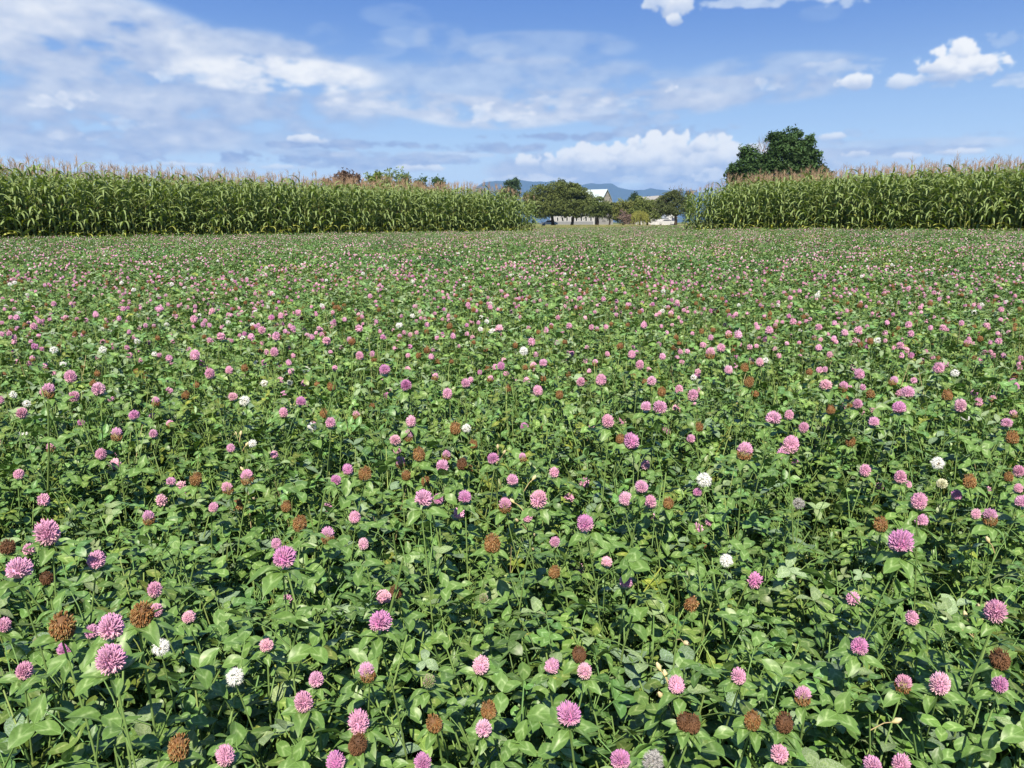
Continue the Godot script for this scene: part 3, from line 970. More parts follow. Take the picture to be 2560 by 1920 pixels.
	[0.518,0.470,-4.359,1.300,"p","tiny pink clover head behind a pink head, farther centre"],
	[-0.231,0.470,-4.036,1.300,"p","tiny pink clover head right of a white seed head, farther centre"],
	[-0.836,0.470,-4.535,1.300,"p","tiny pink clover head in front of a white seed head, farther centre"],
	[-0.288,0.427,-2.701,1.000,"p","tiny pink clover head right of a russet head, middle centre"],
	[-0.247,0.412,-2.418,1.000,"h","small half-withered clover head in front of a pink head, middle centre"],
	[0.483,0.475,-2.431,1.000,"p","small pink clover head right of a pink head and behind a russet head, middle centre"],
	[-0.314,0.407,-4.045,1.000,"w","tiny white fluffy seed head behind a russet head, farther centre"],
	[-0.498,0.441,-3.834,1.000,"w","tiny white fluffy seed head right of a white seed head, farther centre"],
	[-0.479,0.473,-3.230,1.000,"w","tiny white fluffy seed head left of a white seed head, farther centre"],
	[0.254,0.400,-1.745,0.909,"b","small russet clover head left of a magenta head, middle centre"],
	[0.031,0.400,-1.847,0.929,"m","small deep magenta clover head behind a half-withered head, middle centre"],
	[-1.278,0.470,-6.651,1.300,"w","tiny white fluffy seed head behind a pink head and right of a white seed head"],
	[-0.353,0.447,-5.650,1.000,"w","tiny white fluffy seed head behind a pink head and behind a russet head, farther centre"],
	[0.434,0.444,-5.649,1.000,"w","tiny white fluffy seed head in front of a white seed head, farther centre"],
	[0.965,0.470,-4.920,1.140,"w","tiny white fluffy seed head behind a white seed head and behind a pale pink head"],
	[0.865,0.439,-4.296,1.000,"w","tiny white fluffy seed head behind a half-withered head, farther right"],
	[0.448,0.470,-6.583,1.072,"w","tiny white fluffy seed head behind a white seed head and left of a pink head"],
	[-0.232,0.520,-2.850,1.046,"b","tiny russet clover head in front of a white seed head, farther centre"],
	[-0.519,0.520,-2.468,1.023,"b","tiny russet clover head in front of a pink head, farther left"],
	[0.103,0.400,-2.465,0.918,"b","tiny russet clover head in front of a pink head and behind a pink head"],
	[-0.357,0.400,-2.899,0.965,"b","tiny russet clover head left of a pink head, middle centre"],
	[-0.517,0.447,-3.056,1.000,"m","tiny deep magenta clover head left of a white seed head, farther centre"],
	[0.023,0.415,-1.548,0.720,"h","small half-withered clover head behind a pink head and right of a magenta head, nearer centre"],
	[0.318,0.485,-3.063,1.000,"p","tiny pink clover head right of a pink head, farther centre"],
	[0.918,0.520,-2.719,1.300,"p","pink clover head left of a pink head, farther right"],
	[0.773,0.520,-2.604,1.300,"l","pale pink clover head right of a half-withered head, farther right"],
	[0.746,0.520,-2.625,1.180,"h","small half-withered clover head left of a pale pink head, farther right"],
	[1.232,0.520,-2.719,1.300,"p","pink clover head right of a pale pink head, farther right"],
	[1.161,0.520,-2.658,1.130,"l","small pale pink clover head left of a pink head, farther right"],
	[0.581,0.520,-2.227,1.300,"h","half-withered clover head left of a pink head, middle right"],
	[0.639,0.520,-2.322,1.143,"p","small pink clover head right of a half-withered head and in front of a half-withered head"],
	[0.565,0.520,-1.969,1.008,"l","small pale pink clover head left of a russet head, middle right"],
	[0.722,0.498,-2.207,1.000,"l","small pale pink clover head right of a russet head, middle right"],
	[0.663,0.493,-2.155,1.000,"b","small russet clover head behind a russet head, middle right"],
	[0.573,0.520,-1.821,1.018,"b","small russet clover head in front of a russet head, middle right"],
	[0.743,0.520,-1.780,1.255,"l","pale pink clover head left of a half-withered head, middle right"],
	[0.817,0.500,-1.855,1.000,"h","small half-withered clover head right of a pale pink head, middle right"],
	[0.879,0.520,-1.907,1.182,"p","pink clover head right of a half-withered head, middle right"],
	[1.018,0.482,-2.013,1.000,"h","small half-withered clover head left of a pink head, middle right"],
	[0.895,0.520,-1.696,1.268,"p","pink clover head behind a magenta head, middle right"],
	[0.802,0.520,-1.548,1.227,"m","deep magenta clover head in front of a pink head, middle right"],
	[1.121,0.520,-1.988,1.300,"p","pink clover head left of a white seed head, middle rightmost"],
	[1.404,0.432,-2.391,1.000,"w","small white fluffy seed head right of a pink head, middle rightmost"],
	[0.974,0.520,-1.678,1.020,"b","small russet clover head behind a pale pink head, middle rightmost"],
	[0.941,0.520,-1.571,1.113,"l","pale pink clover head behind a white seed head, middle rightmost"],
	[1.187,0.400,-1.951,0.757,"w","small white fluffy seed head in front of a pale pink head, middle rightmost"],
	[0.511,0.520,-1.462,1.285,"p","pink clover head left of a pink head, middle right"],
	[0.683,0.431,-1.840,1.000,"p","small pink clover head right of a pink head, middle right"],
	[0.667,0.437,-1.703,1.000,"p","small pink clover head in front of a pink head, middle right"],
	[0.816,0.478,-1.765,1.000,"p","small pink clover head in front of a half-withered head, middle right"],
	[0.757,0.464,-1.775,1.000,"b","small russet clover head in front of a pale pink head, middle right"],
	[0.774,0.479,-1.592,1.000,"p","pink clover head in front of a pink head, middle right"],
	[0.481,0.520,-1.278,1.239,"p","pink clover head behind a pink head, middle right"],
	[0.512,0.469,-1.392,1.000,"p","pink clover head in front of a pink head, nearer right"],
	[0.381,0.530,-1.209,1.123,"h","half-withered clover head left of a pink head, nearer right"],
	[0.699,0.415,-1.456,0.989,"p","pink clover head in front of a russet head, nearer right"],
	[0.732,0.427,-1.383,1.000,"p","pink clover head behind a pink head and right of a pink head, nearer right"],
	[0.876,0.415,-1.515,0.974,"w","flattened white seed head just above the cream clover flower, right side"],
	[0.810,0.415,-1.381,0.883,"c","cream white clover head left of a magenta head, nearer rightmost"],
	[0.348,0.443,-1.327,1.000,"w","round white dandelion-like seed head beside a small magenta flower, right of centre"],
	[0.505,0.415,-1.283,0.788,"y","grey matted seed head in front of a pink head, nearer right"],
	[0.815,0.447,-1.305,1.000,"b","russet clover head behind a magenta head, nearer rightmost"],
	[0.592,0.499,-1.061,1.000,"p","pink clover head behind a pink head and left of the cream clover head, nearer right"],
	[1.056,0.477,-1.591,1.000,"p","pink clover head behind a russet head, middle rightmost"],
	[0.951,0.498,-1.409,1.000,"b","russet clover head in front of a pink head, middle rightmost"],
	[1.005,0.415,-1.456,0.927,"p","pink clover head right of a russet head, nearer rightmost"],
	[0.898,0.415,-1.283,0.989,"p","pink clover head in front of a pink head and in front of a russet head"],
	[0.804,0.415,-1.318,0.845,"m","deep magenta clover head in front of a russet head, nearer rightmost"],
	[0.787,0.400,-1.723,0.979,"b","small russet clover head left of a pink head, middle right"],
	[0.467,0.400,-1.855,0.962,"b","small russet clover head behind a pink head, middle right"],
	[0.403,0.520,-1.669,1.041,"p","pink clover head right of a pink head, middle right"],
	[0.419,0.400,-1.738,0.877,"p","small pink clover head in front of a russet head, middle right"],
	[0.338,0.415,-1.336,0.720,"m","small deep magenta clover head in front of a white seed head, nearer right"],
	[1.377,0.400,-2.236,0.929,"p","small pink clover head behind a pale pink head, middle rightmost"],
	[1.387,0.400,-2.163,0.900,"h","small half-withered clover head right of a pink head, middle rightmost"],
	[1.216,0.520,-2.379,1.014,"p","small pink clover head in front of a pink head and right of a russet head"],
	[1.277,0.485,-2.714,1.000,"b","tiny russet clover head right of a pink head, farther right"],
	[1.126,0.520,-2.802,1.143,"p","small pink clover head right of a white seed head, farther right"],
	[1.594,0.470,-4.410,1.300,"p","small pink clover head in front of a pink head and behind a white seed head"],
	[1.776,0.470,-6.086,1.300,"p","small pink clover head left of a pink head, farther right"],
	[1.083,0.520,-2.951,1.202,"p","small pink clover head behind a white seed head, farther right"],
	[1.485,0.520,-2.865,1.168,"p","small pink clover head behind a pink head, farther right"],
	[1.373,0.520,-2.625,1.073,"p","small pink clover head in front of a pink head and left of a pink head"],
	[1.568,0.520,-2.778,1.134,"p","small pink clover head left of a half-withered head, farther rightmost"],
	[1.840,0.470,-4.645,1.268,"w","tiny white fluffy seed head right of a pink head, farther right"],
	[2.600,0.470,-5.076,1.300,"p","small pink clover head right of a half-withered head and left of a pink head"],
	[2.603,0.470,-4.761,1.300,"p","tiny pink clover head behind a russet head, farther rightmost"],
	[2.270,0.470,-4.702,1.300,"h","tiny half-withered clover head left of a pink head, farther right"],
	[1.623,0.508,-2.543,1.000,"p","small pink clover head in front of a white seed head, farther rightmost"],
	[0.939,0.415,-1.355,0.720,"p","small pink clover head behind a pink head, nearer rightmost"],
	[0.964,0.415,-1.424,0.749,"b","small russet clover head left of a pink head, nearer rightmost"],
	[2.511,0.422,-4.167,1.000,"w","tiny white fluffy seed head left of a white seed head, farther rightmost"],
	[2.428,0.470,-3.810,1.300,"p","tiny pink clover head right of a white seed head, farther rightmost"],
	[3.924,0.470,-8.026,1.300,"w","tiny white fluffy seed head in front of a white seed head, farther right"],
	[5.694,0.470,-11.271,1.300,"w","tiny white fluffy seed head behind a white seed head, farther right"],
	[2.836,0.470,-6.284,1.110,"w","tiny white fluffy seed head left of a half-withered head, farther right"],
	[1.365,0.400,-3.614,0.797,"w","tiny white fluffy seed head in front of a pink head, farther right"],
	[2.580,0.380,-4.163,0.915,"w","tiny white fluffy seed head right of a white seed head, farther rightmost"],
	[1.834,0.470,-4.053,1.300,"b","tiny russet clover head behind a pink head, farther right"],
	[2.261,0.470,-4.160,1.300,"b","tiny russet clover head in front of a pink head, farther rightmost"],
	[1.620,0.476,-2.712,1.000,"h","tiny half-withered clover head right of a pink head, farther rightmost"],
	[0.982,0.503,-2.437,1.000,"p","small pink clover head in front of a pink head and behind a pale pink head"],
	[1.817,0.470,-4.882,1.300,"p","tiny pink clover head behind a pink head, farther right"],
]

# ---------------------------------------------------------------- where the corn stands

const L0 := Vector2(-16.6, -24.9)
const L1 := Vector2(1.5, -46.0)
const R0 := Vector2(17.9, -26.8)
const R1 := Vector2(8.9, -41.3)

func in_corn(x: float, z: float, margin: float) -> bool:
	var p := Vector2(x, z)
	var e := (L1 - L0).normalized()
	var n := Vector2(e.y, -e.x)
	if (p - L0).dot(n) > -margin and (p - L1).dot(e) < margin and (p - L0).dot(n) < 14.0:
		return true
	e = (R1 - R0).normalized()
	n = Vector2(-e.y, e.x)
	return (p - R0).dot(n) > -margin and (p - R1).dot(e) < margin and (p - R0).dot(n) < 14.0

func clover_here(x: float, z: float) -> bool:
	return z > -63.0 and not in_corn(x, z, 0.05) and absf(x) < 0.8 * -z + 1.3

# ---------------------------------------------------------------- corn

var corn_leaves := []
var corn_plans := []

func corn_leaf(yellow: float) -> MB:
	var m := MB.new()
	var length := rf(0.62, 0.92)
	var width := rf(0.042, 0.055)
	var n := 9
	var el := rf(0.75, 1.2)
	var bend := rf(1.3, 2.6)
	var p := Vector3.ZERO
	var green := Color(0.175, 0.24, 0.084).lerp(Color(0.36, 0.38, 0.06), yellow)
	var rib := Color(0.24, 0.32, 0.125).lerp(Color(0.42, 0.42, 0.12), yellow)
	var side := rf(-0.5, 0.5)
	var yaw := 0.0
	for i in n + 1:
		var s := float(i) / n
		var a := el - bend * pow(s, 1.5)
		var d := Vector3(cos(a) * cos(yaw), sin(a), cos(a) * sin(yaw))
		if i > 0:
			p += d * length / n
		yaw += side * 0.16
		var twist := s * side * 1.6
		var across := Vector3(0, 0, 1).rotated(d, twist)
		var up := d.cross(across) * -1.0
		var w := width * pow(maxf(0.0, minf(1.0, s * 4.0 + 0.35)), 0.6) * pow(maxf(0.0, 1.0 - s), 0.55) * 1.1 + 0.001
		var wave := sin(s * 17.0 + side * 9.0) * 0.22
		m.vert(p + across * w + up * w * (0.28 + wave), green * 1.02)
		m.vert(p, rib)
		m.vert(p - across * w + up * w * (0.28 - wave), green * 0.98)
	for i in n:
		for j in 2:
			var a := i * 3 + j
			m.quad(a, a + 1, a + 4, a + 3)
	return m

func corn_plan() -> Dictionary:
	var h := rf(2.42, 2.62)
	var stalk := MB.new()
	var lean := Vector3(rf(-0.1, 0.1), 0, rf(-0.1, 0.1))
	var path := PackedVector3Array()
	var rr := PackedFloat32Array()
	for i in 9:
		var s := i / 8.0
		path.append(Vector3(0, h * s, 0) + lean * s * s)
		rr.append(lerpf(0.02, 0.007, s))
	stalk.tube(path, rr, 5, Color(0.25, 0.28, 0.09), Color(0.2, 0.25, 0.085))
	var leaves := []
	var turn := rf(0, TAU)
	var count := 12
	for k in count:
		var s := lerpf(0.1, 0.97, (k + rf(0.2, 0.8)) / count)
		turn += PI + rf(-0.45, 0.45)
		var i := mini(int(s * 8.0), 7)
		var pick := rng.randi() % 10
		if k < 3 and rng.randf() < 0.42:
			pick = 10 + rng.randi() % 4
		var small := 0.78 if s > 0.85 else 1.0
		leaves.append([pick, Transform3D(Basis(Vector3.UP, turn).scaled(Vector3.ONE * rf(0.9, 1.1) * small), path[i].lerp(path[i + 1], s * 8.0 - i))])
	var tassel := MB.new()
	var top := path[8]
	var dry := Color(0.3, 0.19, 0.13)
	var tan_ := Color(0.46, 0.34, 0.24)
	tassel.tube(PackedVector3Array([top, top + Vector3(0, 0.14, 0), top + Vector3(rf(-0.03, 0.03), rf(0.31, 0.42), rf(-0.03, 0.03))]), PackedFloat32Array([0.005, 0.006, 0.0025]), 3, Color(0.26, 0.25, 0.1), dry)
	for k in 8:
		var a := rf(0, TAU)
		var y := rf(0.06, 0.2)
		var spread := rf(0.15, 0.55)
		var l := rf(0.16, 0.27)
		var out := Vector3(cos(a), 0, sin(a))
		var b := top + Vector3(0, y, 0)
		tassel.tube(PackedVector3Array([b, b + (out * spread + Vector3(0, 0.8, 0)) * l * 0.55, b + (out * spread * 1.25 + Vector3(0, 0.75, 0)) * l]), PackedFloat32Array([0.003, 0.0042, 0.0018]), 3, dry.lerp(tan_, rf(0, 1)), dry.lerp(tan_, rf(0, 1)))
	var ear := MB.new()
	var s2 := rf(0.42, 0.52)
	var b2 := path[3].lerp(path[4], 0.6)
	var a2 := rf(0, TAU)
	var o2 := Vector3(cos(a2) * 0.32, 0.95, sin(a2) * 0.32).normalized()
	ear.tube(PackedVector3Array([b2, b2 + o2 * 0.05, b2 + o2 * 0.14, b2 + o2 * 0.24, b2 + o2 * 0.27]), PackedFloat32Array([0.012, 0.026, 0.03, 0.016, 0.004]), 6, Color(0.2, 0.29, 0.09), Color(0.26, 0.3, 0.1))
	ear.tube(PackedVector3Array([b2 + o2 * 0.26, b2 + o2 * 0.31 + Vector3(0.01, -0.01, 0), b2 + o2 * 0.31 + Vector3(0.03, -0.05, 0.01)]), PackedFloat32Array([0.01, 0.012, 0.004]), 5, Color(0.16, 0.07, 0.04), Color(0.09, 0.04, 0.025))
	return {"stalk": build([[stalk, corn_mat]]), "stalk_mb": stalk, "leaves": leaves, "tassel": build([[tassel, dry_mat]]), "tassel_mb": tassel, "ear": build([[ear, corn_mat]]), "ear_mb": ear, "h": s2}

func make_corn() -> void:
	var leaf_mesh := []
	for i in 14:
		corn_leaves.append(corn_leaf(0.0 if i < 10 else rf(0.45, 1.0)))
		leaf_mesh.append(build([[corn_leaves[i], corn_mat]]))
	for i in 9:
		corn_plans.append(corn_plan())
	var whole := []
	for pl in corn_plans:
		var g := MB.new()
		var d := MB.new()
		g.add(pl.stalk_mb, Transform3D())
		g.add(pl.ear_mb, Transform3D())
		for l in pl.leaves:
			g.add(corn_leaves[l[0]], l[1])
		d.add(pl.tassel_mb, Transform3D())
		whole.append(build([[g, corn_mat], [d, dry_mat]]))
	var places := []
	var tints := []
	for i in 9:
		places.append([])
		tints.append([])
	for side in 2:
		var a := L0 if side == 0 else R0
		var b := L1 if side == 0 else R1
		var e := (b - a).normalized()
		var n := Vector2(e.y, -e.x) if side == 0 else Vector2(-e.y, e.x)
		var long := a.distance_to(b)
		var group := "front row of the left corn field" if side == 0 else "front row of the right corn field"
		var last: Node3D
		for row in 13:
			if row == 1:
				last.set_meta("label", "short last corn plant of the %s field, beside the gap to the farm" % ("left" if side == 0 else "right"))
			var s := -0.6 if row == 0 else -7.0
			while s < long:
				s += rf(0.135, 0.19)
				var p := a + e * s + n * (row * 0.75 + rf(-0.07, 0.07))
				if row == 0 and s > long - 0.1:
					break
				var short := lerpf(0.8, 1.0, step01(0.0, 3.2, long - s + row * 0.15)) * rf(0.91, 1.06)
				if side == 1:
					short *= 1.03
				var turn := rf(0, TAU)
				var k := rng.randi() % 9
				var base := Vector3(p.x, lift(p.x, p.y), p.y)
				if row == 0:
					var where := "left" if side == 0 else "right"
					var label := "tall green corn plant with brown tassel in the front row of the %s field" % where
					var o := thing("corn_plant", base, label, "corn", group)
					o.rotation = Vector3(rf(-0.05, 0.05), turn, rf(-0.05, 0.05))
					o.scale = Vector3.ONE * short
					last = o
					var pl: Dictionary = corn_plans[k]
					part(o, "stalk", pl.stalk)
					for l in pl.leaves:
						part(o, "leaf", leaf_mesh[l[0]], l[1], "yellowed lower leaf" if l[0] > 9 else "")
					part(o, "tassel", pl.tassel)
					if rng.randf() < 0.75:
						part(o, "ear", pl.ear)
				else:
					places[k].append(Transform3D(Basis(Vector3.UP, turn).scaled(Vector3.ONE * short), base))
					tints[k].append(Color(1, 1, 1) * rf(0.85, 1.15))
	var o := mass("standing_corn", "rows of tall corn with brown tassels behind the front rows of both fields", "corn")
	for k in 9:
		scatter(o, "corn_rows", whole[k], places[k], tints[k])

# ---------------------------------------------------------------- trees

func sprig(m: MB, p: Vector3, size: float, col: Color, flat: float) -> void:
	# a spray of a few leaf-sized faces
	for i in 3:
		var n := Vector3(rf(-1, 1), rf(-1, 1) * (1.0 - flat) + flat * 1.4, rf(-1, 1)).normalized()
		var s := n.cross(Vector3(rf(-1, 1), rf(-1, 1), rf(-1, 1))).normalized()
		var t := n.cross(s)
		var q := p + Vector3(rf(-1, 1), rf(-0.7, 0.7), rf(-1, 1)) * size * 0.8
		var w := col * rf(0.75, 1.25)
		m.face([q - s * size, q + t * size * 0.34, q + s * size * 0.9, q - t * size * 0.3], w)

func tree(called: String, label: String, category: String, at: Vector3, lobes: Array, col: Color, count: int, size: float, trunk: float, flat := 0.2, gaps := 0.1, group := "") -> Node3D:
	var o := thing(called, at + Vector3(0, lift(at.x, at.z), 0), label, category, group)
	var wood := MB.new()
	var c := Vector3.ZERO
	var weight := []
	var total := 0.0
	for l in lobes:
		c += Vector3(l[0], l[1], l[2])
		var w: float = l[3] * l[4] + l[4] * l[5] + l[3] * l[5]
		total += w
		weight.append(total)
	c /= lobes.size()
	var full := lobes.duplicate()
	for l in lobes:
		# boughs that stand out of each mass
		for i in 4:
			var d := Vector3(rf(-1, 1), rf(-0.3, 1.0), rf(-1, 1)).normalized()
			var f := rf(0.26, 0.42)
			full.append([l[0] + d.x * l[3] * 0.92, l[1] + d.y * l[4] * 0.92, l[2] + d.z * l[5] * 0.92, l[3] * f, minf(l[4], l[3]) * f, l[5] * f])
			total += l[3] * l[4] * f * f * 4.0
			weight.append(total)
	if trunk > 0.0:
		var fork := Vector3(c.x * 0.3, c.y * 0.45, c.z * 0.3)
		wood.tube(PackedVector3Array([Vector3(0, -0.2, 0), fork * 0.5 + Vector3(0.1, 0, 0), fork]), PackedFloat32Array([trunk * 1.3, trunk, trunk * 0.8]), 7, Color(0.06, 0.045, 0.035), Color(0.07, 0.055, 0.04))
		part(o, "trunk", build([[wood, bark_mat]]))
		for l in lobes:
			var limb := MB.new()
			var tip := Vector3(l[0], l[1], l[2])
			limb.tube(PackedVector3Array([fork, fork.lerp(tip, 0.5) + Vector3(0, 0.15 * tip.y * 0.3, 0), tip]), PackedFloat32Array([trunk * 0.55, trunk * 0.38, trunk * 0.12]), 5, Color(0.06, 0.045, 0.035), Color(0.07, 0.055, 0.04))
			part(o, "limb", build([[limb, bark_mat]]))
	var crown := MB.new()
	var done := 0
	while done < count:
		var r := rf(0, total)
		var k := 0
		while weight[k] < r:
			k += 1
		var l: Array = full[k]
		var d := Vector3(rng.randfn(), rng.randfn(), rng.randfn()).normalized()
		var q := pow(rng.randf(), 0.4)
		var p := Vector3(l[0], l[1], l[2]) + d * Vector3(l[3], l[4], l[5]) * q * 0.98
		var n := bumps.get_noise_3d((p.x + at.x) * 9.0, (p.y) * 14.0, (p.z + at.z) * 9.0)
		done += 1
		if n < -0.25 + gaps * 2.2 * q - 0.12:
			continue
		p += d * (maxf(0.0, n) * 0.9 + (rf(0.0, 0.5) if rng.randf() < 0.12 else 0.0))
		if p.y < 0.15:
			continue
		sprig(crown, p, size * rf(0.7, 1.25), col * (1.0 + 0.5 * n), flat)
	part(o, "crown", build([[crown, tree_mat]]))
	return o

func twigs(m: MB, p: Vector3, d: Vector3, length: float, r: float, depth: int) -> void:
	var q := p + d * length
	var bend := p.lerp(q, 0.5) + Vector3(rf(-1, 1), rf(-0.3, 0.6), rf(-1, 1)) * length * 0.1
	m.tube(PackedVector3Array([p, bend, q]), PackedFloat32Array([r, r * 0.8, r * 0.55]), 4, Color(0.2, 0.16, 0.15), Color(0.24, 0.19, 0.18))
	if depth <= 0:
		return
	for i in (3 if depth > 1 else 4):
		var dd := (d + Vector3(rf(-1, 1), rf(-0.2, 0.7), rf(-1, 1)) * 0.75).normalized()
		twigs(m, bend.lerp(q, rf(0.1, 1.0)), dd, length * rf(0.5, 0.75), r * 0.5, depth - 1)

func make_trees() -> void:
	var back := "trees round the farmyard"
	tree("broadleaf_tree", "large rounded dark green tree rising behind the right corn field", "tree", Vector3(33.3, -1.0, -100), [[-1.7, 7.7, 0.4, 1.9, 1.9, 1.6], [1.2, 10.2, 0.4, 2.2, 1.9, 2.2], [0.0, 11.6, 0, 1.3, 1.2, 1.4], [1.6, 12.0, 0, 1.2, 1.1, 1.3], [3.0, 10.6, 0, 1.5, 1.5, 1.7], [-0.6, 9.6, 1.0, 1.3, 1.6, 1.5], [4.2, 9.0, 0, 1.4, 1.5, 1.6], [2.2, 8.6, 1.6, 1.5, 1.4, 1.3], [5.0, 7.3, 0, 1.4, 1.5, 1.6], [6.3, 6.4, 0.3, 0.8, 1.2, 1.1], [0.2, 7.8, 1.8, 1.6, 1.3, 1.2], [-2.0, 8.3, 0.8, 1.3, 1.6, 1.5], [-3.5, 9.1, 0, 1.5, 1.7, 1.5], [-4.4, 7.6, 0.4, 1.6, 1.8, 1.6], [-5.0, 7.2, 0, 1.1, 1.8, 1.4], [-2.8, 6.6, 1.4, 1.6, 1.3, 1.2], [3.4, 6.6, 1.4, 1.6, 1.2, 1.2], [0.3, 6.0, 1.0, 2.4, 1.4, 2.0], [-4.9, 5.2, 0, 1.2, 1.6, 1.4], [0.4, 4.4, 0, 4.9, 1.6, 3.0]], Color(0.04, 0.078, 0.025), 17000, 0.24, 0.42, 0.45, 0.07)
	var o := thing("dead_tree", Vector3(32.6, lift(32.6, -103) - 0.7, -103), "bare leafless treetop showing just left of the large dark tree", "tree")
	var w := MB.new()
	w.tube(PackedVector3Array([Vector3(0, -0.2, 0), Vector3(0.1, 5.0, 0), Vector3(0, 9.0, 0.1)]), PackedFloat32Array([0.25, 0.18, 0.1]), 6, Color(0.2, 0.16, 0.15), Color(0.22, 0.18, 0.17))
	part(o, "trunk", build([[w, bark_mat]]))
	for i in 5:
		w = MB.new()
		twigs(w, Vector3(0, 8.2 + 0.2 * i, 0.1), Vector3(rf(-0.6, 0.6), 1.2, rf(-0.4, 0.4)).normalized(), 1.9, 0.07, 3)
		part(o, "branch", build([[w, bark_mat]]))
	# behind the left corn
	tree("poplar_group", "bushy yellow-green tree with spiky upright shoots behind the left corn", "tree", Vector3(-17.2, -0.5, -110), [[-2.6, 5.6, 0, 0.7, 2.6, 0.9], [-1.6, 6.0, 0, 0.7, 2.6, 0.9], [-0.7, 5.8, 0.4, 0.8, 2.5, 0.9], [0.3, 6.1, 0, 0.7, 2.6, 0.9], [1.2, 5.9, 0.3, 0.8, 2.6, 0.9], [2.1, 6.1, 0, 0.75, 2.5, 0.9], [2.9, 5.6, 0, 0.6, 2.3, 0.8], [0, 3.4, 0, 3.6, 2.4, 1.8]], Color(0.13, 0.18, 0.05), 6500, 0.19, 0.2, 0.0, 0.08, "trees behind the left corn field")
	tree("round_tree", "small round dark green tree right of the spiky yellow-green tree", "tree", Vector3(-12.9, -0.7, -112), [[0, 6.6, 0, 0.95, 1.5, 1.0], [0.2, 5.2, 0, 1.3, 2.2, 1.2]], Color(0.055, 0.1, 0.03), 1100, 0.18, 0.16, 0.3, 0.08, "trees behind the left corn field")
	tree("red_leaved_bush", "dull reddish brown bush top behind the left corn tassels", "bush", Vector3(-21.2, -0.5, -100), [[-1.3, 5.7, 0, 1.2, 1.4, 1.0], [0.2, 5.8, 0, 1.3, 1.5, 1.0], [1.4, 6.0, 0, 1.0, 1.4, 1.0], [0, 3.6, 0, 2.5, 2.6, 1.6]], Color(0.09, 0.058, 0.042), 3000, 0.2, 0.16, 0.2, 0.06)
	tree("small_tree", "little rounded dark tree standing alone behind the left corn", "tree", Vector3(-11.2, 0, -120), [[-0.3, 6.4, 0, 0.8, 1.2, 0.9], [0.5, 6.5, 0, 0.75, 1.2, 0.9], [0, 4.8, 0, 1.5, 2.0, 1.4]], Color(0.045, 0.085, 0.03), 1100, 0.18, 0.15, 0.3, 0.08, "trees behind the left corn field")
	# round the farmyard
	tree("tall_dark_tree", "dark round-topped tree behind the broad olive trees, left end of the gap", "tree", Vector3(-0.2, 0, -205), [[-0.4, 9.6, 0, 1.9, 2.3, 2.0], [0.9, 10.0, 0, 1.5, 1.9, 1.8], [-1.8, 8.0, 0, 1.2, 1.6, 1.4], [0, 6.0, 0, 2.6, 3.0, 2.4]], Color(0.045, 0.08, 0.04), 2600, 0.3, 0.3, 0.4, 0.12, back)
	tree("spreading_tree", "broad olive green tree with dark leaning trunk, left of the barn roof", "tree", Vector3(9.6, 0, -185), [[-3.4, 6.8, 0, 3.0, 2.5, 3.0], [0.4, 7.8, 0, 3.4, 2.2, 3.0], [2.4, 6.2, 0.8, 3.2, 2.7, 3.0], [-1.0, 4.5, 1.4, 5.2, 2.3, 3.4], [-5.2, 4.8, 0, 2.5, 2.6, 2.4], [-2.5, 3.2, 1.8, 4.4, 1.5, 2.6], [2.5, 3.4, 1.8, 3.4, 1.6, 2.6]], Color(0.105, 0.13, 0.038), 13000, 0.25, 0.36, 0.45, 0.08, back)
	tree("spreading_tree", "broad olive green tree hiding the left end of the barn roof", "tree", Vector3(13.9, 0, -183), [[-1.2, 7.4, 0, 2.9, 2.3, 2.8], [1.6, 6.5, 0, 2.7, 2.3, 2.6], [3.6, 4.9, 0, 2.0, 2.0, 2.2], [0.0, 4.2, 1.2, 4.4, 2.1, 3.0], [1.5, 3.2, 1.6, 3.4, 1.4, 2.4]], Color(0.10, 0.127, 0.038), 10500, 0.25, 0.3, 0.45, 0.08, back)
	tree("low_tree", "low dark green tree with forked trunk in front of the barn corner", "tree", Vector3(19.5, 0, -180), [[0.1, 4.8, 0, 1.9, 1.3, 1.6], [-0.8, 3.6, 0.4, 1.9, 1.2, 1.5], [1.3, 3.7, 0, 1.9, 1.3, 1.5], [0.2, 2.8, 0.5, 2.6, 1.0, 1.6]], Color(0.11, 0.145, 0.046), 5200, 0.2, 0.3, 0.6, 0.06, back)
	tree("low_tree", "small open olive tree in front of the barn gable", "tree", Vector3(22.4, 0, -181), [[0, 4.0, 0, 1.9, 1.2, 1.5], [1.4, 3.3, 0, 1.8, 1.4, 1.3], [-0.9, 2.9, 0.3, 1.8, 1.2, 1.3], [0.6, 2.2, 0.5, 1.8, 0.9, 1.3]], Color(0.13, 0.155, 0.05), 4200, 0.2, 0.18, 0.5, 0.08, back)
	tree("olive_bush", "tall olive green bush between the barn gable and the willow", "bush", Vector3(25.6, 0, -180), [[-1.0, 3.8, 0, 1.5, 1.4, 1.2], [0.7, 4.2, 0, 1.9, 1.2, 1.4], [0.1, 2.2, 0, 2.6, 2.1, 1.5]], Color(0.15, 0.17, 0.05), 4600, 0.2, 0.16, 0.4, 0.05, back)
	tree("mauve_shrub", "dusky mauve brown shrub under the olive bush", "shrub", Vector3(24.9, 0, -175), [[-0.3, 2.2, 0, 0.9, 1.1, 0.9], [0.5, 1.4, 0, 1.2, 1.2, 1.0]], Color(0.16, 0.115, 0.1), 1000, 0.17, 0.1, 0.2, 0.12)
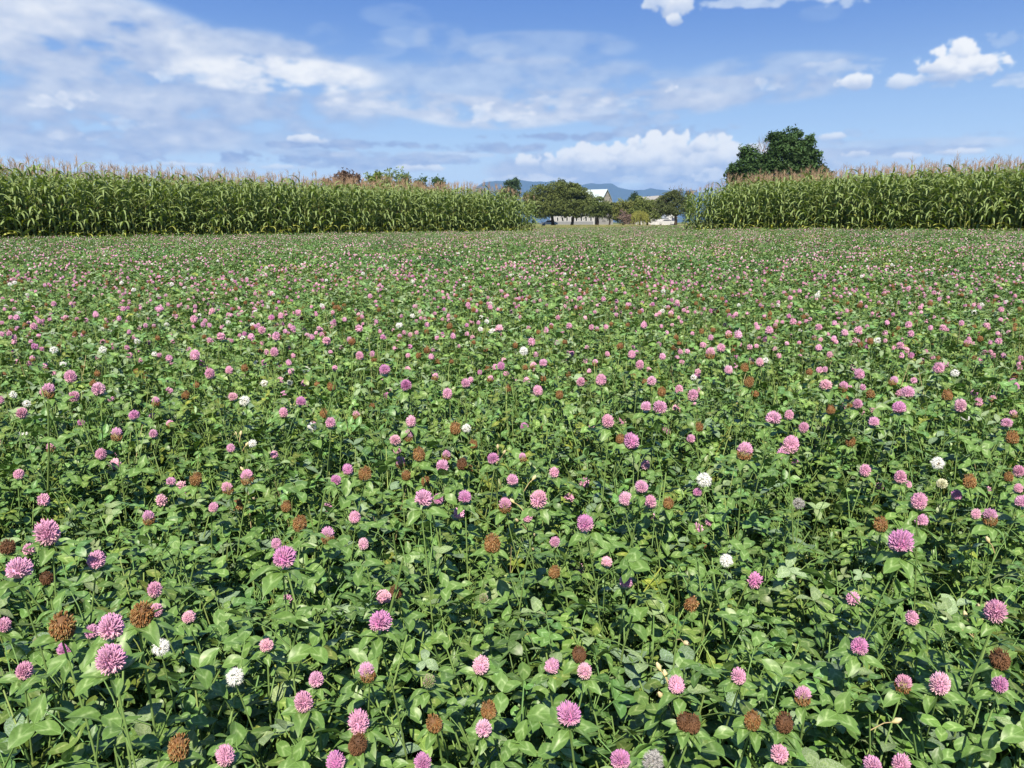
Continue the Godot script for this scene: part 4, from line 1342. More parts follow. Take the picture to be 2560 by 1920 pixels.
	tree("round_tree", "domed mid green tree right of the barn", "tree", Vector3(30.6, 0, -178), [[-0.7, 4.2, 0, 2.5, 1.8, 2.0], [1.2, 3.6, 0.2, 2.1, 1.9, 1.8], [-1.7, 3.1, 0.5, 2.0, 1.7, 1.6], [0.5, 2.2, 0.5, 2.8, 1.6, 1.8]], Color(0.135, 0.17, 0.048), 6200, 0.2, 0.24, 0.5, 0.04, back)
	var willow := thing("weeping_willow", Vector3(27.9, lift(27.9, -172), -172), "yellow-green weeping willow with hanging branches below the domed tree", "tree", back)
	w = MB.new()
	w.tube(PackedVector3Array([Vector3(0, -0.2, 0), Vector3(0.1, 1.2, 0), Vector3(0, 2.4, 0)]), PackedFloat32Array([0.2, 0.16, 0.1]), 6, Color(0.07, 0.06, 0.04), Color(0.08, 0.07, 0.05))
	part(willow, "trunk", build([[w, bark_mat]]))
	w = MB.new()
	for i in 260:
		var a := rf(0, TAU)
		var r := sqrt(rng.randf()) * 1.9
		var p := Vector3(cos(a) * r, 3.2 - r * r * 0.22 + rf(-0.25, 0.15), sin(a) * r * 0.9)
		var tint := Color(0.19, 0.2, 0.05) * rf(0.7, 1.2)
		var drop := rf(0.7, 2.3)
		var k := 0.0
		while k < drop and p.y > 0.3:
			var q := p + Vector3(rf(-0.05, 0.05) + cos(a) * 0.02, -0.22, rf(-0.05, 0.05))
			var s := Vector3(rf(-1, 1), 0, rf(-1, 1)).normalized() * 0.09
			w.face([p, (p + q) * 0.5 + s, q, (p + q) * 0.5 - s], tint)
			p = q
			k += 0.22
	part(willow, "crown", build([[w, tree_mat]]))
	tree("conifer_like_tree", "dark pointed-oval tree standing behind the domed green tree", "tree", Vector3(40.2, 0, -260), [[0, 8.6, 0, 1.3, 2.2, 1.6], [-1.0, 6.6, 0, 1.9, 2.0, 1.8], [1.2, 6.8, 0, 1.4, 2.4, 1.8], [0, 4.4, 0, 2.8, 2.2, 2.4]], Color(0.035, 0.062, 0.028), 2600, 0.3, 0.3, 0.4, 0.1, back)
	tree("twiggy_tree", "dark scraggy tree with bare twigs on top, beside the right corn", "tree", Vector3(33.3, 0, -160), [[-1.6, 4.9, 0, 1.9, 1.8, 1.6], [0.0, 5.8, 0, 1.5, 1.4, 1.5], [1.6, 5.0, 0, 1.7, 1.6, 1.6], [-2.9, 3.7, 0.3, 1.5, 1.4, 1.4], [0.4, 3.6, 0.6, 2.9, 1.5, 1.6], [2.4, 3.3, 0, 1.5, 1.7, 1.4], [-1.6, 2.7, 0.4, 1.8, 0.9, 1.4]], Color(0.075, 0.095, 0.035), 6500, 0.19, 0.3, 0.25, 0.12, back)
	for i in 9:
		var tw := MB.new()
		twigs(tw, Vector3(rf(-1.6, 2.0), rf(5.4, 6.2), rf(-0.6, 0.6)), Vector3(rf(-0.5, 0.5), 1.0, rf(-0.3, 0.3)).normalized(), rf(0.8, 1.5), 0.035, 2)
		part(get_node(NodePath("twiggy_tree")), "branch", build([[tw, bark_mat]]), Transform3D(), "bare twigs above the crown")

# ---------------------------------------------------------------- the farmyard

func board_wall(m: MB, outline_pts: Array, col: Color) -> void:
	m.face(outline_pts, col)

func window_at(o: Node3D, t: Transform3D, w: float, h: float, frame_col: Color) -> void:
	# t: middle of the opening on the wall, +z out of the wall
	var f := MB.new()
	f.box(Vector3(-w / 2 - 0.07, -h / 2 - 0.07, 0.005), Vector3(-w / 2, h / 2 + 0.07, 0.05), frame_col)
	f.box(Vector3(w / 2, -h / 2 - 0.07, 0.005), Vector3(w / 2 + 0.07, h / 2 + 0.07, 0.05), frame_col)
	f.box(Vector3(-w / 2, h / 2, 0.005), Vector3(w / 2, h / 2 + 0.07, 0.05), frame_col)
	f.box(Vector3(-w / 2, -h / 2 - 0.07, 0.005), Vector3(w / 2, -h / 2, 0.06), frame_col)
	var win := part(o, "window", build([[f, plain_mat]]), t)
	var g := MB.new()
	g.box(Vector3(-w / 2, -h / 2, 0.004), Vector3(w / 2, h / 2, 0.012), Color(0.02, 0.022, 0.026))
	part(win, "pane", build([[g, glass_mat]]))

var glass_mat: StandardMaterial3D
var metal_mat: StandardMaterial3D

func make_barn() -> void:
	var o := thing("barn", Vector3(25.4, 0.2, -230.3), "weathered grey-white gambrel barn with pale metal roof and low windowed lean-to", "barn")
	o.rotation.y = deg_to_rad(-35)
	var white := Color(0.34, 0.33, 0.31)
	var grey := Color(0.32, 0.295, 0.26)
	# gable wall towards +x, one board course after another
	var prof := [Vector2(0, 4.4), Vector2(-1.75, 7.5), Vector2(-4.5, 10.2), Vector2(-7.25, 7.5), Vector2(-9, 4.4)]
	for end in 2:
		var x := 0.0 if end == 0 else -15.0
		var m := MB.new()
		var y := 0.0
		while y < 10.1:
			var y2 := minf(y + 0.3, 10.15)
			var a0 := gable_at(prof, y)
			var a1 := gable_at(prof, y2)
			var w := (grey if y > 4.2 else white) * rf(0.86, 1.1)
			m.face([Vector3(x + 0.03, y, a0.x), Vector3(x + 0.03, y, a0.y), Vector3(x, y2, a1.y), Vector3(x, y2, a1.x)], w)
			m.face([Vector3(x, y2, a1.x), Vector3(x, y2, a1.y), Vector3(x + 0.03, y2, a1.y), Vector3(x + 0.03, y2, a1.x)], w)
			y = y2
		part(o, "gable_wall", build([[m, plain_mat]]))
	var m2 := MB.new()
	m2.box(Vector3(-15, 0, -9), Vector3(-0.02, 4.4, -8.9), white)
	m2.box(Vector3(-15, 2.9, -0.1), Vector3(-0.02, 4.4, 0), white)
	part(o, "side_wall", build([[m2, plain_mat]]))
	# metal roof: four slopes with standing seams, running past the gable by 0.3 m
	for k in 4:
		var r := MB.new()
		var p: Vector2 = prof[k] if k < 2 else prof[k + 1]
		var q: Vector2 = prof[k + 1] if k < 2 else prof[k]
		var out := (p - q).normalized() * 0.25
		var lo := p + (out if k == 0 or k == 3 else Vector2.ZERO)
		var nrm := Vector2(-(p - q).y, (p - q).x).normalized()
		if nrm.y < 0.0:
			nrm = -nrm
		var th := nrm * 0.08
		slab(r, -15.3, 0.3, lo, q, th, Color(0.36, 0.42, 0.44))
		var s := -15.2
		while s < 0.3:
			slab(r, s, s + 0.05, lo + th, q + th, nrm * 0.04, Color(0.33, 0.39, 0.41))
			s += 0.6
		part(o, "roof", build([[r, metal_mat]]))
	window_at(o, Transform3D(Basis(Vector3.UP, PI / 2), Vector3(0.03, 7.25, -6.4)), 0.5, 0.95, Color(0.4, 0.38, 0.35))
	for z in [-2.3, -2.8, -3.3, -3.8, -6.6, -7.1, -7.6]:
		window_at(o, Transform3D(Basis(Vector3.UP, PI / 2), Vector3(0.03, 1.25, z)), 0.3, 0.4, white)
	# lean-to along the front
	m2 = MB.new()
	m2.box(Vector3(-15, 0.9, 2.7), Vector3(-0.1, 2.9, 2.8), Color(0.33, 0.335, 0.345))
	part(o, "lean_to_wall", build([[m2, plain_mat]]))
	m2 = MB.new()
	m2.box(Vector3(-15, 0, 2.66), Vector3(-0.1, 0.9, 2.84), Color(0.2, 0.21, 0.22))
	part(o, "foundation", build([[m2, plain_mat]]))
	m2 = MB.new()
	m2.box(Vector3(-0.1, 0, 2.62), Vector3(0.04, 2.95, 2.86), Color(0.55, 0.55, 0.54))
	part(o, "corner_post", build([[m2, plain_mat]]))
	m2 = MB.new()
	m2.face([Vector3(0, 0, 2.6), Vector3(0, 0, 0), Vector3(0, 4.3, 0), Vector3(0, 2.95, 2.6)], white)
	part(o, "end_wall", build([[m2, plain_mat]]))
	m2 = MB.new()
	m2.box(Vector3(0.005, 0, 0.9), Vector3(0.04, 2.1, 2.3), Color(0.025, 0.024, 0.022))
	part(o, "doorway", build([[m2, plain_mat]]))
	m2 = MB.new()
	slab(m2, -15.3, 0.3, Vector2(3.1, 2.85), Vector2(0.0, 4.3), Vector2(0.02, 0.07), Color(0.33, 0.37, 0.39))
	part(o, "lean_to_roof", build([[m2, metal_mat]]))
	for k in 9:
		window_at(o, Transform3D(Basis(), Vector3(-1.0 - 1.62 * k, 1.6, 2.8)), 0.55, 1.1, Color(0.7, 0.71, 0.72))

func gable_at(prof: Array, y: float) -> Vector2:
	if y <= 4.4:
		return Vector2(0, -9)
	for i in 2:
		var a: Vector2 = prof[i]
		var b: Vector2 = prof[i + 1]
		if y <= b.y:
			var x := lerpf(a.x, b.x, (y - a.y) / (b.y - a.y))
			return Vector2(x, -9.0 - x)
	return Vector2(-4.45, -4.55)

func slab(m: MB, x0: float, x1: float, p: Vector2, q: Vector2, th: Vector2, col: Color) -> void:
	# a sheet from profile point p to q (z, y), thickness th, between x0 and x1
	var a := [Vector3(x0, p.y, p.x), Vector3(x1, p.y, p.x), Vector3(x1, q.y, q.x), Vector3(x0, q.y, q.x)]
	var t := Vector3(0, th.y, th.x)
	m.face([a[3], a[2], a[1], a[0]], col)
	m.face([a[0] + t, a[1] + t, a[2] + t, a[3] + t], col)
	for i in 4:
		var j := (i + 1) % 4
		m.face([a[i], a[j], a[j] + t, a[i] + t], col)

func cottage(called: String, label: String, at: Vector3, turn: float, w: float, d: float, eave: float, peak: float, wall_col: Color, roof_col: Color) -> Node3D:
	# gable towards +z
	var o := thing(called, at + Vector3(0, lift(at.x, at.z), 0), label, "house" if called != "shed" else "shed")
	o.rotation.y = turn
	var m := MB.new()
	m.box(Vector3(-w / 2, 0, -d), Vector3(w / 2, eave, 0), wall_col)
	m.face([Vector3(-w / 2, eave, 0), Vector3(w / 2, eave, 0), Vector3(0, peak, 0)], wall_col)
	m.face([Vector3(-w / 2, eave, -d), Vector3(0, peak, -d), Vector3(w / 2, eave, -d)], wall_col)
	part(o, "wall", build([[m, plain_mat]]))
	for s in [-1.0, 1.0]:
		var r := MB.new()
		var run := Vector3(s * w / 2, eave - peak, 0)
		var e0 := Vector3(0, peak, 0.25)
		var e1 := e0 + run * 1.1
		var up := Vector3(0, 0.09, 0)
		var back := Vector3(0, 0, -d - 0.5)
		for f in [[e0 + up, e1 + up, e1 + up + back, e0 + up + back], [e0, e0 + back, e1 + back, e1], [e0, e1, e1 + up, e0 + up], [e1, e1 + back, e1 + back + up, e1 + up]]:
			r.face(f, roof_col)
		part(o, "roof", build([[r, metal_mat]]))
	return o

func make_farm() -> void:
	make_barn()
	var a := cottage("shed", "small white shed with blue-grey roof between the domed tree and twiggy tree", Vector3(35.9, 0, -200), deg_to_rad(-62), 2.0, 4.0, 1.7, 2.5, Color(0.55, 0.55, 0.55), Color(0.2, 0.23, 0.27))
	window_at(a, Transform3D(Basis(), Vector3(0, 1.3, 0.0)), 0.4, 0.5, Color(0.7, 0.7, 0.7))
	var b := cottage("house", "small white gabled house behind the trunk of the twiggy tree", Vector3(40.6, 0, -201), 0.12, 3.4, 5.0, 1.9, 3.1, Color(0.45, 0.46, 0.48), Color(0.26, 0.28, 0.3))
	window_at(b, Transform3D(Basis(), Vector3(-0.8, 1.2, 0.0)), 0.5, 0.7, Color(0.7, 0.7, 0.7))
	var door := MB.new()
	door.box(Vector3(-0.4, 0, 0.005), Vector3(0.4, 1.8, 0.05), Color(0.06, 0.07, 0.1))
	part(b, "door", build([[door, plain_mat]]), Transform3D(Basis(), Vector3(0.6, 0, 0)))
	var c := cottage("farm_building", "large cream gabled farm building half hidden behind the twiggy tree", Vector3(49.2, 0, -262), 0.25, 9.5, 18.0, 6.6, 9.3, Color(0.3, 0.28, 0.235), Color(0.33, 0.315, 0.27))
	window_at(c, Transform3D(Basis(), Vector3(-3.5, 4.5, 0.0)), 0.9, 1.2, Color(0.5, 0.48, 0.4))
	# white fence
	var f := thing("rail_fence", Vector3(29.4, 0.2, -186), "low white rail fence in front of the small white shed", "fence")
	for i in 8:
		var p := MB.new()
		p.box(Vector3(-0.06, 0, -0.06), Vector3(0.06, 1.05, 0.06), Color(0.5, 0.5, 0.5))
		part(f, "post", build([[p, plain_mat]]), Transform3D(Basis(), Vector3(i * 1.3, 0, 0)))
	for y in [0.35, 0.65, 0.93]:
		var p := MB.new()
		p.box(Vector3(-0.1, y - 0.06, 0.062), Vector3(9.2, y + 0.06, 0.1), Color(0.5, 0.5, 0.5))
		part(f, "rail", build([[p, plain_mat]]))
	car(Vector3(9.0, 0.0, -193), 0.15, "pale grey car parked under the broad olive trees", Color(0.62, 0.63, 0.64))
	car(Vector3(38.6, 0.2, -197), -0.2, "white car parked between the white shed and the house", Color(0.32, 0.33, 0.34))

func car(at: Vector3, turn: float, label: String, paint: Color) -> void:
	var o := thing("parked_car", at, label, "car", "cars parked in the farmyard")
	o.rotation.y = turn
	var hull := MB.new()
	var lower := [Vector2(-2.1, 0.35), Vector2(-2.15, 0.62), Vector2(-2.0, 0.86), Vector2(-1.1, 0.95), Vector2(1.5, 0.97), Vector2(2.05, 0.9), Vector2(2.12, 0.6), Vector2(2.05, 0.35)]
	prism(hull, lower, 0.86, 0.84, paint)
	part(o, "body", build([[hull, paint_mat]]))
	var cab := MB.new()
	prism(cab, [Vector2(-1.0, 0.95), Vector2(-0.35, 1.36), Vector2(0.9, 1.38), Vector2(1.55, 0.97)], 0.78, 0.62, Color(0.03, 0.035, 0.04))
	part(o, "window", build([[cab, glass_mat]]))
	var roof := MB.new()
	prism(roof, [Vector2(-0.4, 1.35), Vector2(-0.25, 1.42), Vector2(0.8, 1.44), Vector2(1.0, 1.36)], 0.64, 0.58, paint)
	part(o, "roof", build([[roof, paint_mat]]))
	for x in [-1.3, 1.3]:
		for z in [-0.78, 0.78]:
			var w := MB.new()
			w.tube(PackedVector3Array([Vector3(0, 0, -0.1), Vector3(0, 0, -0.09), Vector3(0, 0, 0.09), Vector3(0, 0, 0.1)]), PackedFloat32Array([0.2, 0.31, 0.31, 0.2]), 14, Color(0.02, 0.02, 0.02), Color(0.02, 0.02, 0.02))
			ball(w, Vector3(0, 0, 0), Vector3(0.19, 0.19, 0.105), 12, 6, Color(0.35, 0.36, 0.37))
			part(o, "wheel", build([[w, plain_mat]]), Transform3D(Basis(), Vector3(x, 0.31, z)))

func prism(m: MB, prof: Array, half_low: float, half_top: float, col: Color) -> void:
	var lo := INF
	var hi := -INF
	for p in prof:
		lo = minf(lo, p.y)
		hi = maxf(hi, p.y)
	var l := []
	var r := []
	for p in prof:
		var w := lerpf(half_low, half_top, (p.y - lo) / (hi - lo))
		l.append(Vector3(p.x, p.y, w))
		r.append(Vector3(p.x, p.y, -w))
	m.face(l, col)
	var rev := r.duplicate()
	rev.reverse()
	m.face(rev, col)
	for i in prof.size():
		var j := (i + 1) % prof.size()
		m.face([l[j], l[i], r[i], r[j]], col)

var paint_mat: StandardMaterial3D

# ---------------------------------------------------------------- land

func make_land() -> void:
	var m := MB.new()
	var radii := [0.0, 4.0, 9.0, 16.0, 26.0, 40.0, 60.0, 90.0, 140.0, 220.0, 400.0, 900.0, 2500.0, 6000.0, 14000.0]
	var seg := 72
	for i in radii.size():
		for k in seg:
			var a := TAU * k / seg
			var r: float = radii[i]
			var p := Vector3(cos(a) * r, 0, sin(a) * r)
			p.y = lift(p.x, p.z) - 0.01
			var n := bumps.get_noise_2d(p.x * 0.6, p.z * 0.6)
			m.vert(p, Color(0.10, 0.12, 0.045) * (1.0 + 0.4 * n), Vector2(p.x, p.z))
	for i in radii.size() - 1:
		for k in seg:
			var k2 := (k + 1) % seg
			m.quad(i * seg + k, i * seg + k2, (i + 1) * seg + k2, (i + 1) * seg + k)
	structure("ground", build([[m, ground_mat]]))
	# bare earth under clover and corn
	m = MB.new()
	var nx := 60
	var nz := 50
	for j in nz + 1:
		for i in nx + 1:
			var x := lerpf(-45, 45, float(i) / nx)
			var z := lerpf(3, -63.5, float(j) / nz)
			var n := bumps.get_noise_2d(x * 30.0, z * 30.0)
			m.vert(Vector3(x, lift(x, z) + 0.004 + 0.012 * (n + 0.5), z), Color(0.052, 0.042, 0.026) * (1.0 + 0.5 * n), Vector2(x, z))
	for j in nz:
		for i in nx:
			var a := j * (nx + 1) + i
			m.quad(a, a + 1, a + nx + 2, a + nx + 1)
	structure("field_soil", build([[m, soil_mat]]))
	# mown grass between the clover and the farm
	m = MB.new()
	nx = 40
	nz = 40
	for j in nz + 1:
		for i in nx + 1:
			var x := lerpf(-30, 70, float(i) / nx)
			var z := lerpf(-63, -300, float(j) / nz)
			var n := bumps.get_noise_2d(x * 5.0, z * 5.0)
			m.vert(Vector3(x, lift(x, z) + 0.012, z), Color(0.205, 0.2, 0.085) * (1.0 + 0.5 * n), Vector2(x, z))
	for j in nz:
		for i in nx:
			var a := j * (nx + 1) + i
			m.quad(a, a + 1, a + nx + 2, a + nx + 1)
	structure("lawn", build([[m, ground_mat]]))
	# rough grass along the far edge of the clover
	var tuft := MB.new()
	for i in 26:
		var p := Vector3(rf(-0.3, 0.3), 0, rf(-0.3, 0.3))
		var d := Vector3(rf(-0.08, 0.08), rf(0.07, 0.2), rf(-0.08, 0.08))
		var s := Vector3(rf(-1, 1), 0, rf(-1, 1)).normalized() * 0.008
		tuft.face([p - s, p + s, p + d], Color(0.2, 0.2, 0.08) * rf(0.7, 1.3))
	var tm := build([[tuft, tree_mat]])
	var places := []
	var tints := []
	for i in 5200:
		var z := -62.5 - pow(rng.randf(), 1.6) * 120.0
		var x := rf(-6, 0.42 * -z)
		places.append(Transform3D(Basis(Vector3.UP, rf(0, TAU)).scaled(Vector3.ONE * rf(0.7, 1.5)), Vector3(x, lift(x, z), z)))
		tints.append(Color(1, 1, 1) * rf(0.8, 1.2))
	var o := mass("rough_grass", "pale dry grass between the clover field and the farmyard", "grass")
	scatter(o, "grass_tufts", tm, places, tints)
	# far hills: a wooded ridge some nine kilometres off
	ridge(9000.0, [[-9000, 240], [-6500, 280], [-4800, 250], [-3400, 290], [-2200, 260], [-1200, 270], [-560, 300], [-400, 400], [-330, 448], [-250, 458], [-100, 462], [325, 455], [560, 424], [630, 426], [735, 396], [870, 440], [970, 418], [1100, 382], [1215, 388], [1365, 358], [1450, 364], [1780, 350], [2300, 330], [3000, 380], [4200, 430], [5600, 390], [7200, 460], [9500, 400]])

func ridge(dist: float, prof: Array) -> void:
	var m := MB.new()
	var cols := 260
	var rows := 10
	for i in cols + 1:
		var x := lerpf(prof[0][0], prof[-1][0], float(i) / cols)
		var k := 0
		while k < prof.size() - 2 and prof[k + 1][0] < x:
			k += 1
		var t: float = clampf((x - prof[k][0]) / (prof[k + 1][0] - prof[k][0]), 0.0, 1.0)
		t = lerpf(t, t * t * (3.0 - 2.0 * t), 0.35)
		var top := lerpf(prof[k][1], prof[k + 1][1], t) + bumps.get_noise_2d(x * 0.16, 5.0) * 8.0
		for j in rows + 1:
			var s := float(j) / rows
			# 0 foot in front, 0.6 crest, 1 foot behind
			var y := top * pow(sin(PI * clampf(s / 1.2, 0.0, 1.0)), 1.3)
			if s > 0.6:
				y = top * pow(cos((s - 0.6) / 0.4 * PI / 2), 1.0)
			var z := -dist + 2400.0 * (0.6 - s)
			y *= 1.0 + (0.22 * bumps.get_noise_2d(x * 0.05, z * 0.05) if absf(s - 0.6) > 0.05 else 0.0)
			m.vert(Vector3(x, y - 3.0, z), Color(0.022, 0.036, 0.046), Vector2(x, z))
	for i in cols:
		for j in rows:
			var a := i * (rows + 1) + j
			m.quad(a, a + rows + 1, a + rows + 2, a + 1)
	structure("hills", build([[m, ground_mat]]))

var ground_mat: StandardMaterial3D
var soil_mat: StandardMaterial3D

# ---------------------------------------------------------------- the clover field

func make_clover() -> void:
	for lod in 3:
		for i in 14:
			leaf_set[lod].append(trefoil(lod))
	for l in leaf_set[0]:
		leaf_meshes.append(build([[l[0], leaf_mat], [l[1], stem_mat]]))
		mildew_meshes.append(build([[l[0], mildew_mat], [l[1], stem_mat]]))
	# the narrow leaves right under a flower head
	for i in 6:
		var b := MB.new()
		for k in 3:
			var ang: float = [0.0, 0.9, -0.9][k] + rf(-0.2, 0.2)
			var size := rf(0.022, 0.034)
			leaflet(b, Transform3D(Basis(Vector3.UP, ang) * Basis(Vector3.BACK, rf(-0.35, 0.35)) * Basis(Vector3.RIGHT, rf(-0.4, 0.4)), Vector3(0.001, 0, 0)), size, size * rf(0.2, 0.27), 6, 4, rf(0.2, 0.6), rf(0.1, 0.7), Color(1, 1, 1) * rf(0.9, 1.1))
		bract_meshes.append(build([[b, leaf_mat]]))
	var foliage := mass("clover_foliage", "dense low green clover leaves and stems covering the whole field", "clover")
	# near shoots
	var plans := []
	var near := []
	var places := []
	var tints := []
	for i in 14:
		plans.append(shoot_plan(rf(0.27, 0.42), 7 + rng.randi() % 4, 0.3))
		near.append(shoot(plans[i], 0, i >= 13))
		places.append([])
		tints.append([])
	var count := 0
	while count < 3500:
		var d := sqrt(rf(0.02, 5.6))
		var a := rf(-1.0, 1.0)
		var x := sin(a) * d
		var z := -cos(a) * d
		count += 1
		var k := rng.randi() % 14
		places[k].append(shoot_at(x, z))
		tints[k].append(green_tint() if k < 13 else Color(1, 1, 1) * rf(0.7, 1.0))
	for x in 160:
		var k := rng.randi() % 14
		places[k].append(shoot_at(rf(-0.9, 0.9), rf(-0.1, 0.7)))
		tints[k].append(green_tint())
	for k in 14:
		scatter(foliage, "clover_shoots", near[k], places[k], tints[k])
	# middle distance
	var mid := []
	for i in 14:
		mid.append(shoot(plans[i], 1, i >= 13))
		places[i] = []
		tints[i] = []
	for n in 18500:
		var d := sqrt(rf(4.6, 72.0))
		var a := rf(-0.72, 0.72)
		var x := sin(a) * d
		var z := -cos(a) * d
		var k := rng.randi() % 14
		places[k].append(shoot_at(x, z))
		tints[k].append(green_tint() if k < 13 else Color(1, 1, 1) * rf(0.7, 1.0))
	for k in 14:
		scatter(foliage, "clover_shoots", mid[k], places[k], tints[k])
	# bare flower stalks and grass blades between the leaves
	for v in 4:
		var st := MB.new()
		var lean := Vector3(rf(-0.1, 0.1), 0, rf(-0.1, 0.1))
		var path := PackedVector3Array()
		for i in 5:
			var q := i / 4.0
			path.append(Vector3(0, 0.42 * q, 0) + lean * q * q)
		if v < 3:
			st.tube(path, PackedFloat32Array([0.0018, 0.0016, 0.0014, 0.0012, 0.0009]), 4, Color(0.17, 0.2, 0.07), Color(0.26, 0.34, 0.11))
		else:
			st.tube(path, PackedFloat32Array([0.0014, 0.0013, 0.0012, 0.0010, 0.0006]), 3, Color(0.36, 0.3, 0.15), Color(0.45, 0.38, 0.2))
		var sp := []
		var sc := []
		for n in (380 if v < 3 else 200):
			var d := sqrt(rf(0.12, 40.0))
			if d < 1.6 and rng.randf() < 0.5:
				continue
			var a := rf(-0.72, 0.72)
			sp.append(shoot_at(sin(a) * d, -cos(a) * d))
			sc.append(Color(1, 1, 1) * rf(0.7, 1.25))
		scatter(foliage, "bare_stalks", build([[st, stem_mat]]), sp, sc)
	# far: squares of clover
	var far := []
	var far_heads := []
	for v in 5:
		var blades := MB.new()
		var stems := MB.new()
		for i in 95:
			shoot_into(plans[rng.randi() % 14], 2, shoot_at_local(rf(-0.4, 0.4), rf(-0.4, 0.4)), blades, stems, green_tint())
		far.append(build([[blades, leaf_mat]]))
		var hs := MB.new()
		for i in 17:
			var r := rng.randf()
			var kind := "p" if r < 0.4 else "m" if r < 0.48 else "l" if r < 0.78 else "h" if r < 0.83 else "b" if r < 0.88 else "w"
			hs.add(head(kind, 2), Transform3D(Basis(Vector3.UP, rf(0, TAU)) * Basis(Vector3.RIGHT, rf(-0.4, 0.4)), Vector3(rf(-0.4, 0.4), rf(0.32, 0.44), rf(-0.4, 0.4))))
		far_heads.append(build([[hs, petal_mat]]))
		places[v] = []
		tints[v] = []
	var hp := [[], [], [], [], []]
	var ht := [[], [], [], [], []]
	var z := -7.6
	while z > -63.0:
		var x := -0.8 * -z - 1.3
		while x < 0.8 * -z + 1.3:
			var q := Vector2(x + rf(-0.2, 0.2), z + rf(-0.2, 0.2))
			if q.length() > 8.2 and clover_here(q.x, q.y):
				var k := rng.randi() % 5
				var t := Transform3D(Basis(Vector3.UP, rf(0, TAU)).scaled(Vector3(1, rf(0.88, 1.1) + 0.1 * bumps.get_noise_2d(q.x * 6.0, q.y * 6.0), 1)), Vector3(q.x, lift(q.x, q.y), q.y))
				places[k].append(t)
				tints[k].append(green_tint())
				var clump := bumps.get_noise_2d(q.x * 11.0, q.y * 11.0)
				for again in (2 if clump > 0.2 else 0 if clump < -0.12 else 1):
					t = t.rotated_local(Vector3.UP, rf(0, TAU))
					hp[(k + 2) % 5].append(t)
					ht[(k + 2) % 5].append(Color(1, 1, 1) * rf(1.0, 1.25))
			x += 0.62
		z -= 0.62
	for k in 5:
		scatter(foliage, "clover_carpet", far[k], places[k], tints[k])
	var distant := mass("distant_clover_flowers", "countless small pink, brown and white clover heads over the far field", "clover flowers")
	for k in 5:
		scatter(distant, "flower_heads", far_heads[k], hp[k], ht[k])
	make_flowers(distant)
	make_shoots(plans)

func green_tint() -> Color:
	var w := rf(0.68, 1.3)
	var yel := rf(-0.16, 0.13)
	if rng.randf() < 0.06:
		yel = rf(0.2, 0.4)
	return Color(w * (1.0 + yel), w, w * (1.0 - yel * 0.8))

func shoot_at(x: float, z: float) -> Transform3D:
	var s := rf(0.85, 1.15) + 0.18 * step01(1.5, 0.7, -z) + 0.12 * bumps.get_noise_2d(x * 40.0, z * 40.0)
	var low := lerpf(1.0, 0.8, step01(2.2, 1.0, -z)) * minf(1.0, 1.08 / s)
	return Transform3D(Basis(Vector3.UP, rf(0, TAU)).scaled(Vector3(s, s * low, s)), Vector3(x, lift(x, z), z))

func shoot_at_local(x: float, z: float) -> Transform3D:
	return Transform3D(Basis(Vector3.UP, rf(0, TAU)).scaled(Vector3.ONE * rf(0.8, 1.15)), Vector3(x, 0, z))

func make_flowers(distant: Node3D) -> void:
	var pinks := 0
	var spots := []
	for f in FLOWERS:
		var at := Vector3(f[0], f[1], f[2])
		var d := Vector2(at.x, at.z).length()
		spots.append(Vector2(at.x, at.z))
		flower(f[4], at, f[3], f[5], 0 if d < 2.4 else 1, d < 3.5)
		if f[4] in ["p", "m", "l", "h"]:
			pinks += 1
	# more flowers between them, the nearest still one by one
	var more := []
	for n in 3900:
		var d := sqrt(rf(0.5, 72.0))
		var a := rf(-0.72, 0.72)
		var clump := bumps.get_noise_2d(sin(a) * d * 14.0, cos(a) * d * 14.0)
		if d < 3.2 and rng.randf() > step01(0.3, 3.2, d) * 0.75 or rng.randf() < -clump * 1.6:
			continue
		more.append(Vector3(sin(a) * d, rf(0.35, 0.46) - 0.06 * step01(3.0, 1.2, d), -cos(a) * d))
	more.sort_custom(func(p, q): return p.length_squared() < q.length_squared())
	var places := {}
	var tints := {}
	for p in more:
		var r := rng.randf()
		var kind := "p" if r < 0.4 else "m" if r < 0.5 else "l" if r < 0.66 else "h" if r < 0.76 else "b" if r < 0.96 else "w"
		var pink: bool = kind in ["p", "m", "l", "h"]
		if pink and pinks < 299 or kind == "w" and p.length() < 7.0:
			if pink:
				pinks += 1
			flower(kind, p, rf(0.75, 1.1), ("small pink clover flower half hidden among the leaves of the near field" if p.length() < 2.4 else "small pink clover flower head in the crowded middle distance of the field") if pink else "small white seed head in the middle distance of the clover field", 1, p.length() < 2.5)
			continue
		if not places.has(kind):
			places[kind] = [[], [], []]
			tints[kind] = [[], [], []]
		var k := rng.randi() % 3
		places[kind][k].append(Transform3D(Basis(Vector3.UP, rf(0, TAU)) * Basis(Vector3.RIGHT, rf(-0.4, 0.4)).scaled(Vector3.ONE * rf(0.75, 1.1)), p + Vector3(0, lift(p.x, p.z), 0)))
		tints[kind][k].append(Color(1, 1, 1) * rf(0.88, 1.12))
	for kind in places:
		for k in 3:
			var st := MB.new()
			var path := PackedVector3Array([Vector3(0, -0.4, 0), Vector3(0.005, -0.2, 0), Vector3(0, -0.01, 0)])
			stem_mesh(path, 0.0015, 3, st)
			scatter(distant, "flower_heads", build([[head(kind, 1), fluff_mat if kind == "w" else petal_mat], [st, stem_mat]]), places[kind][k], tints[kind][k])

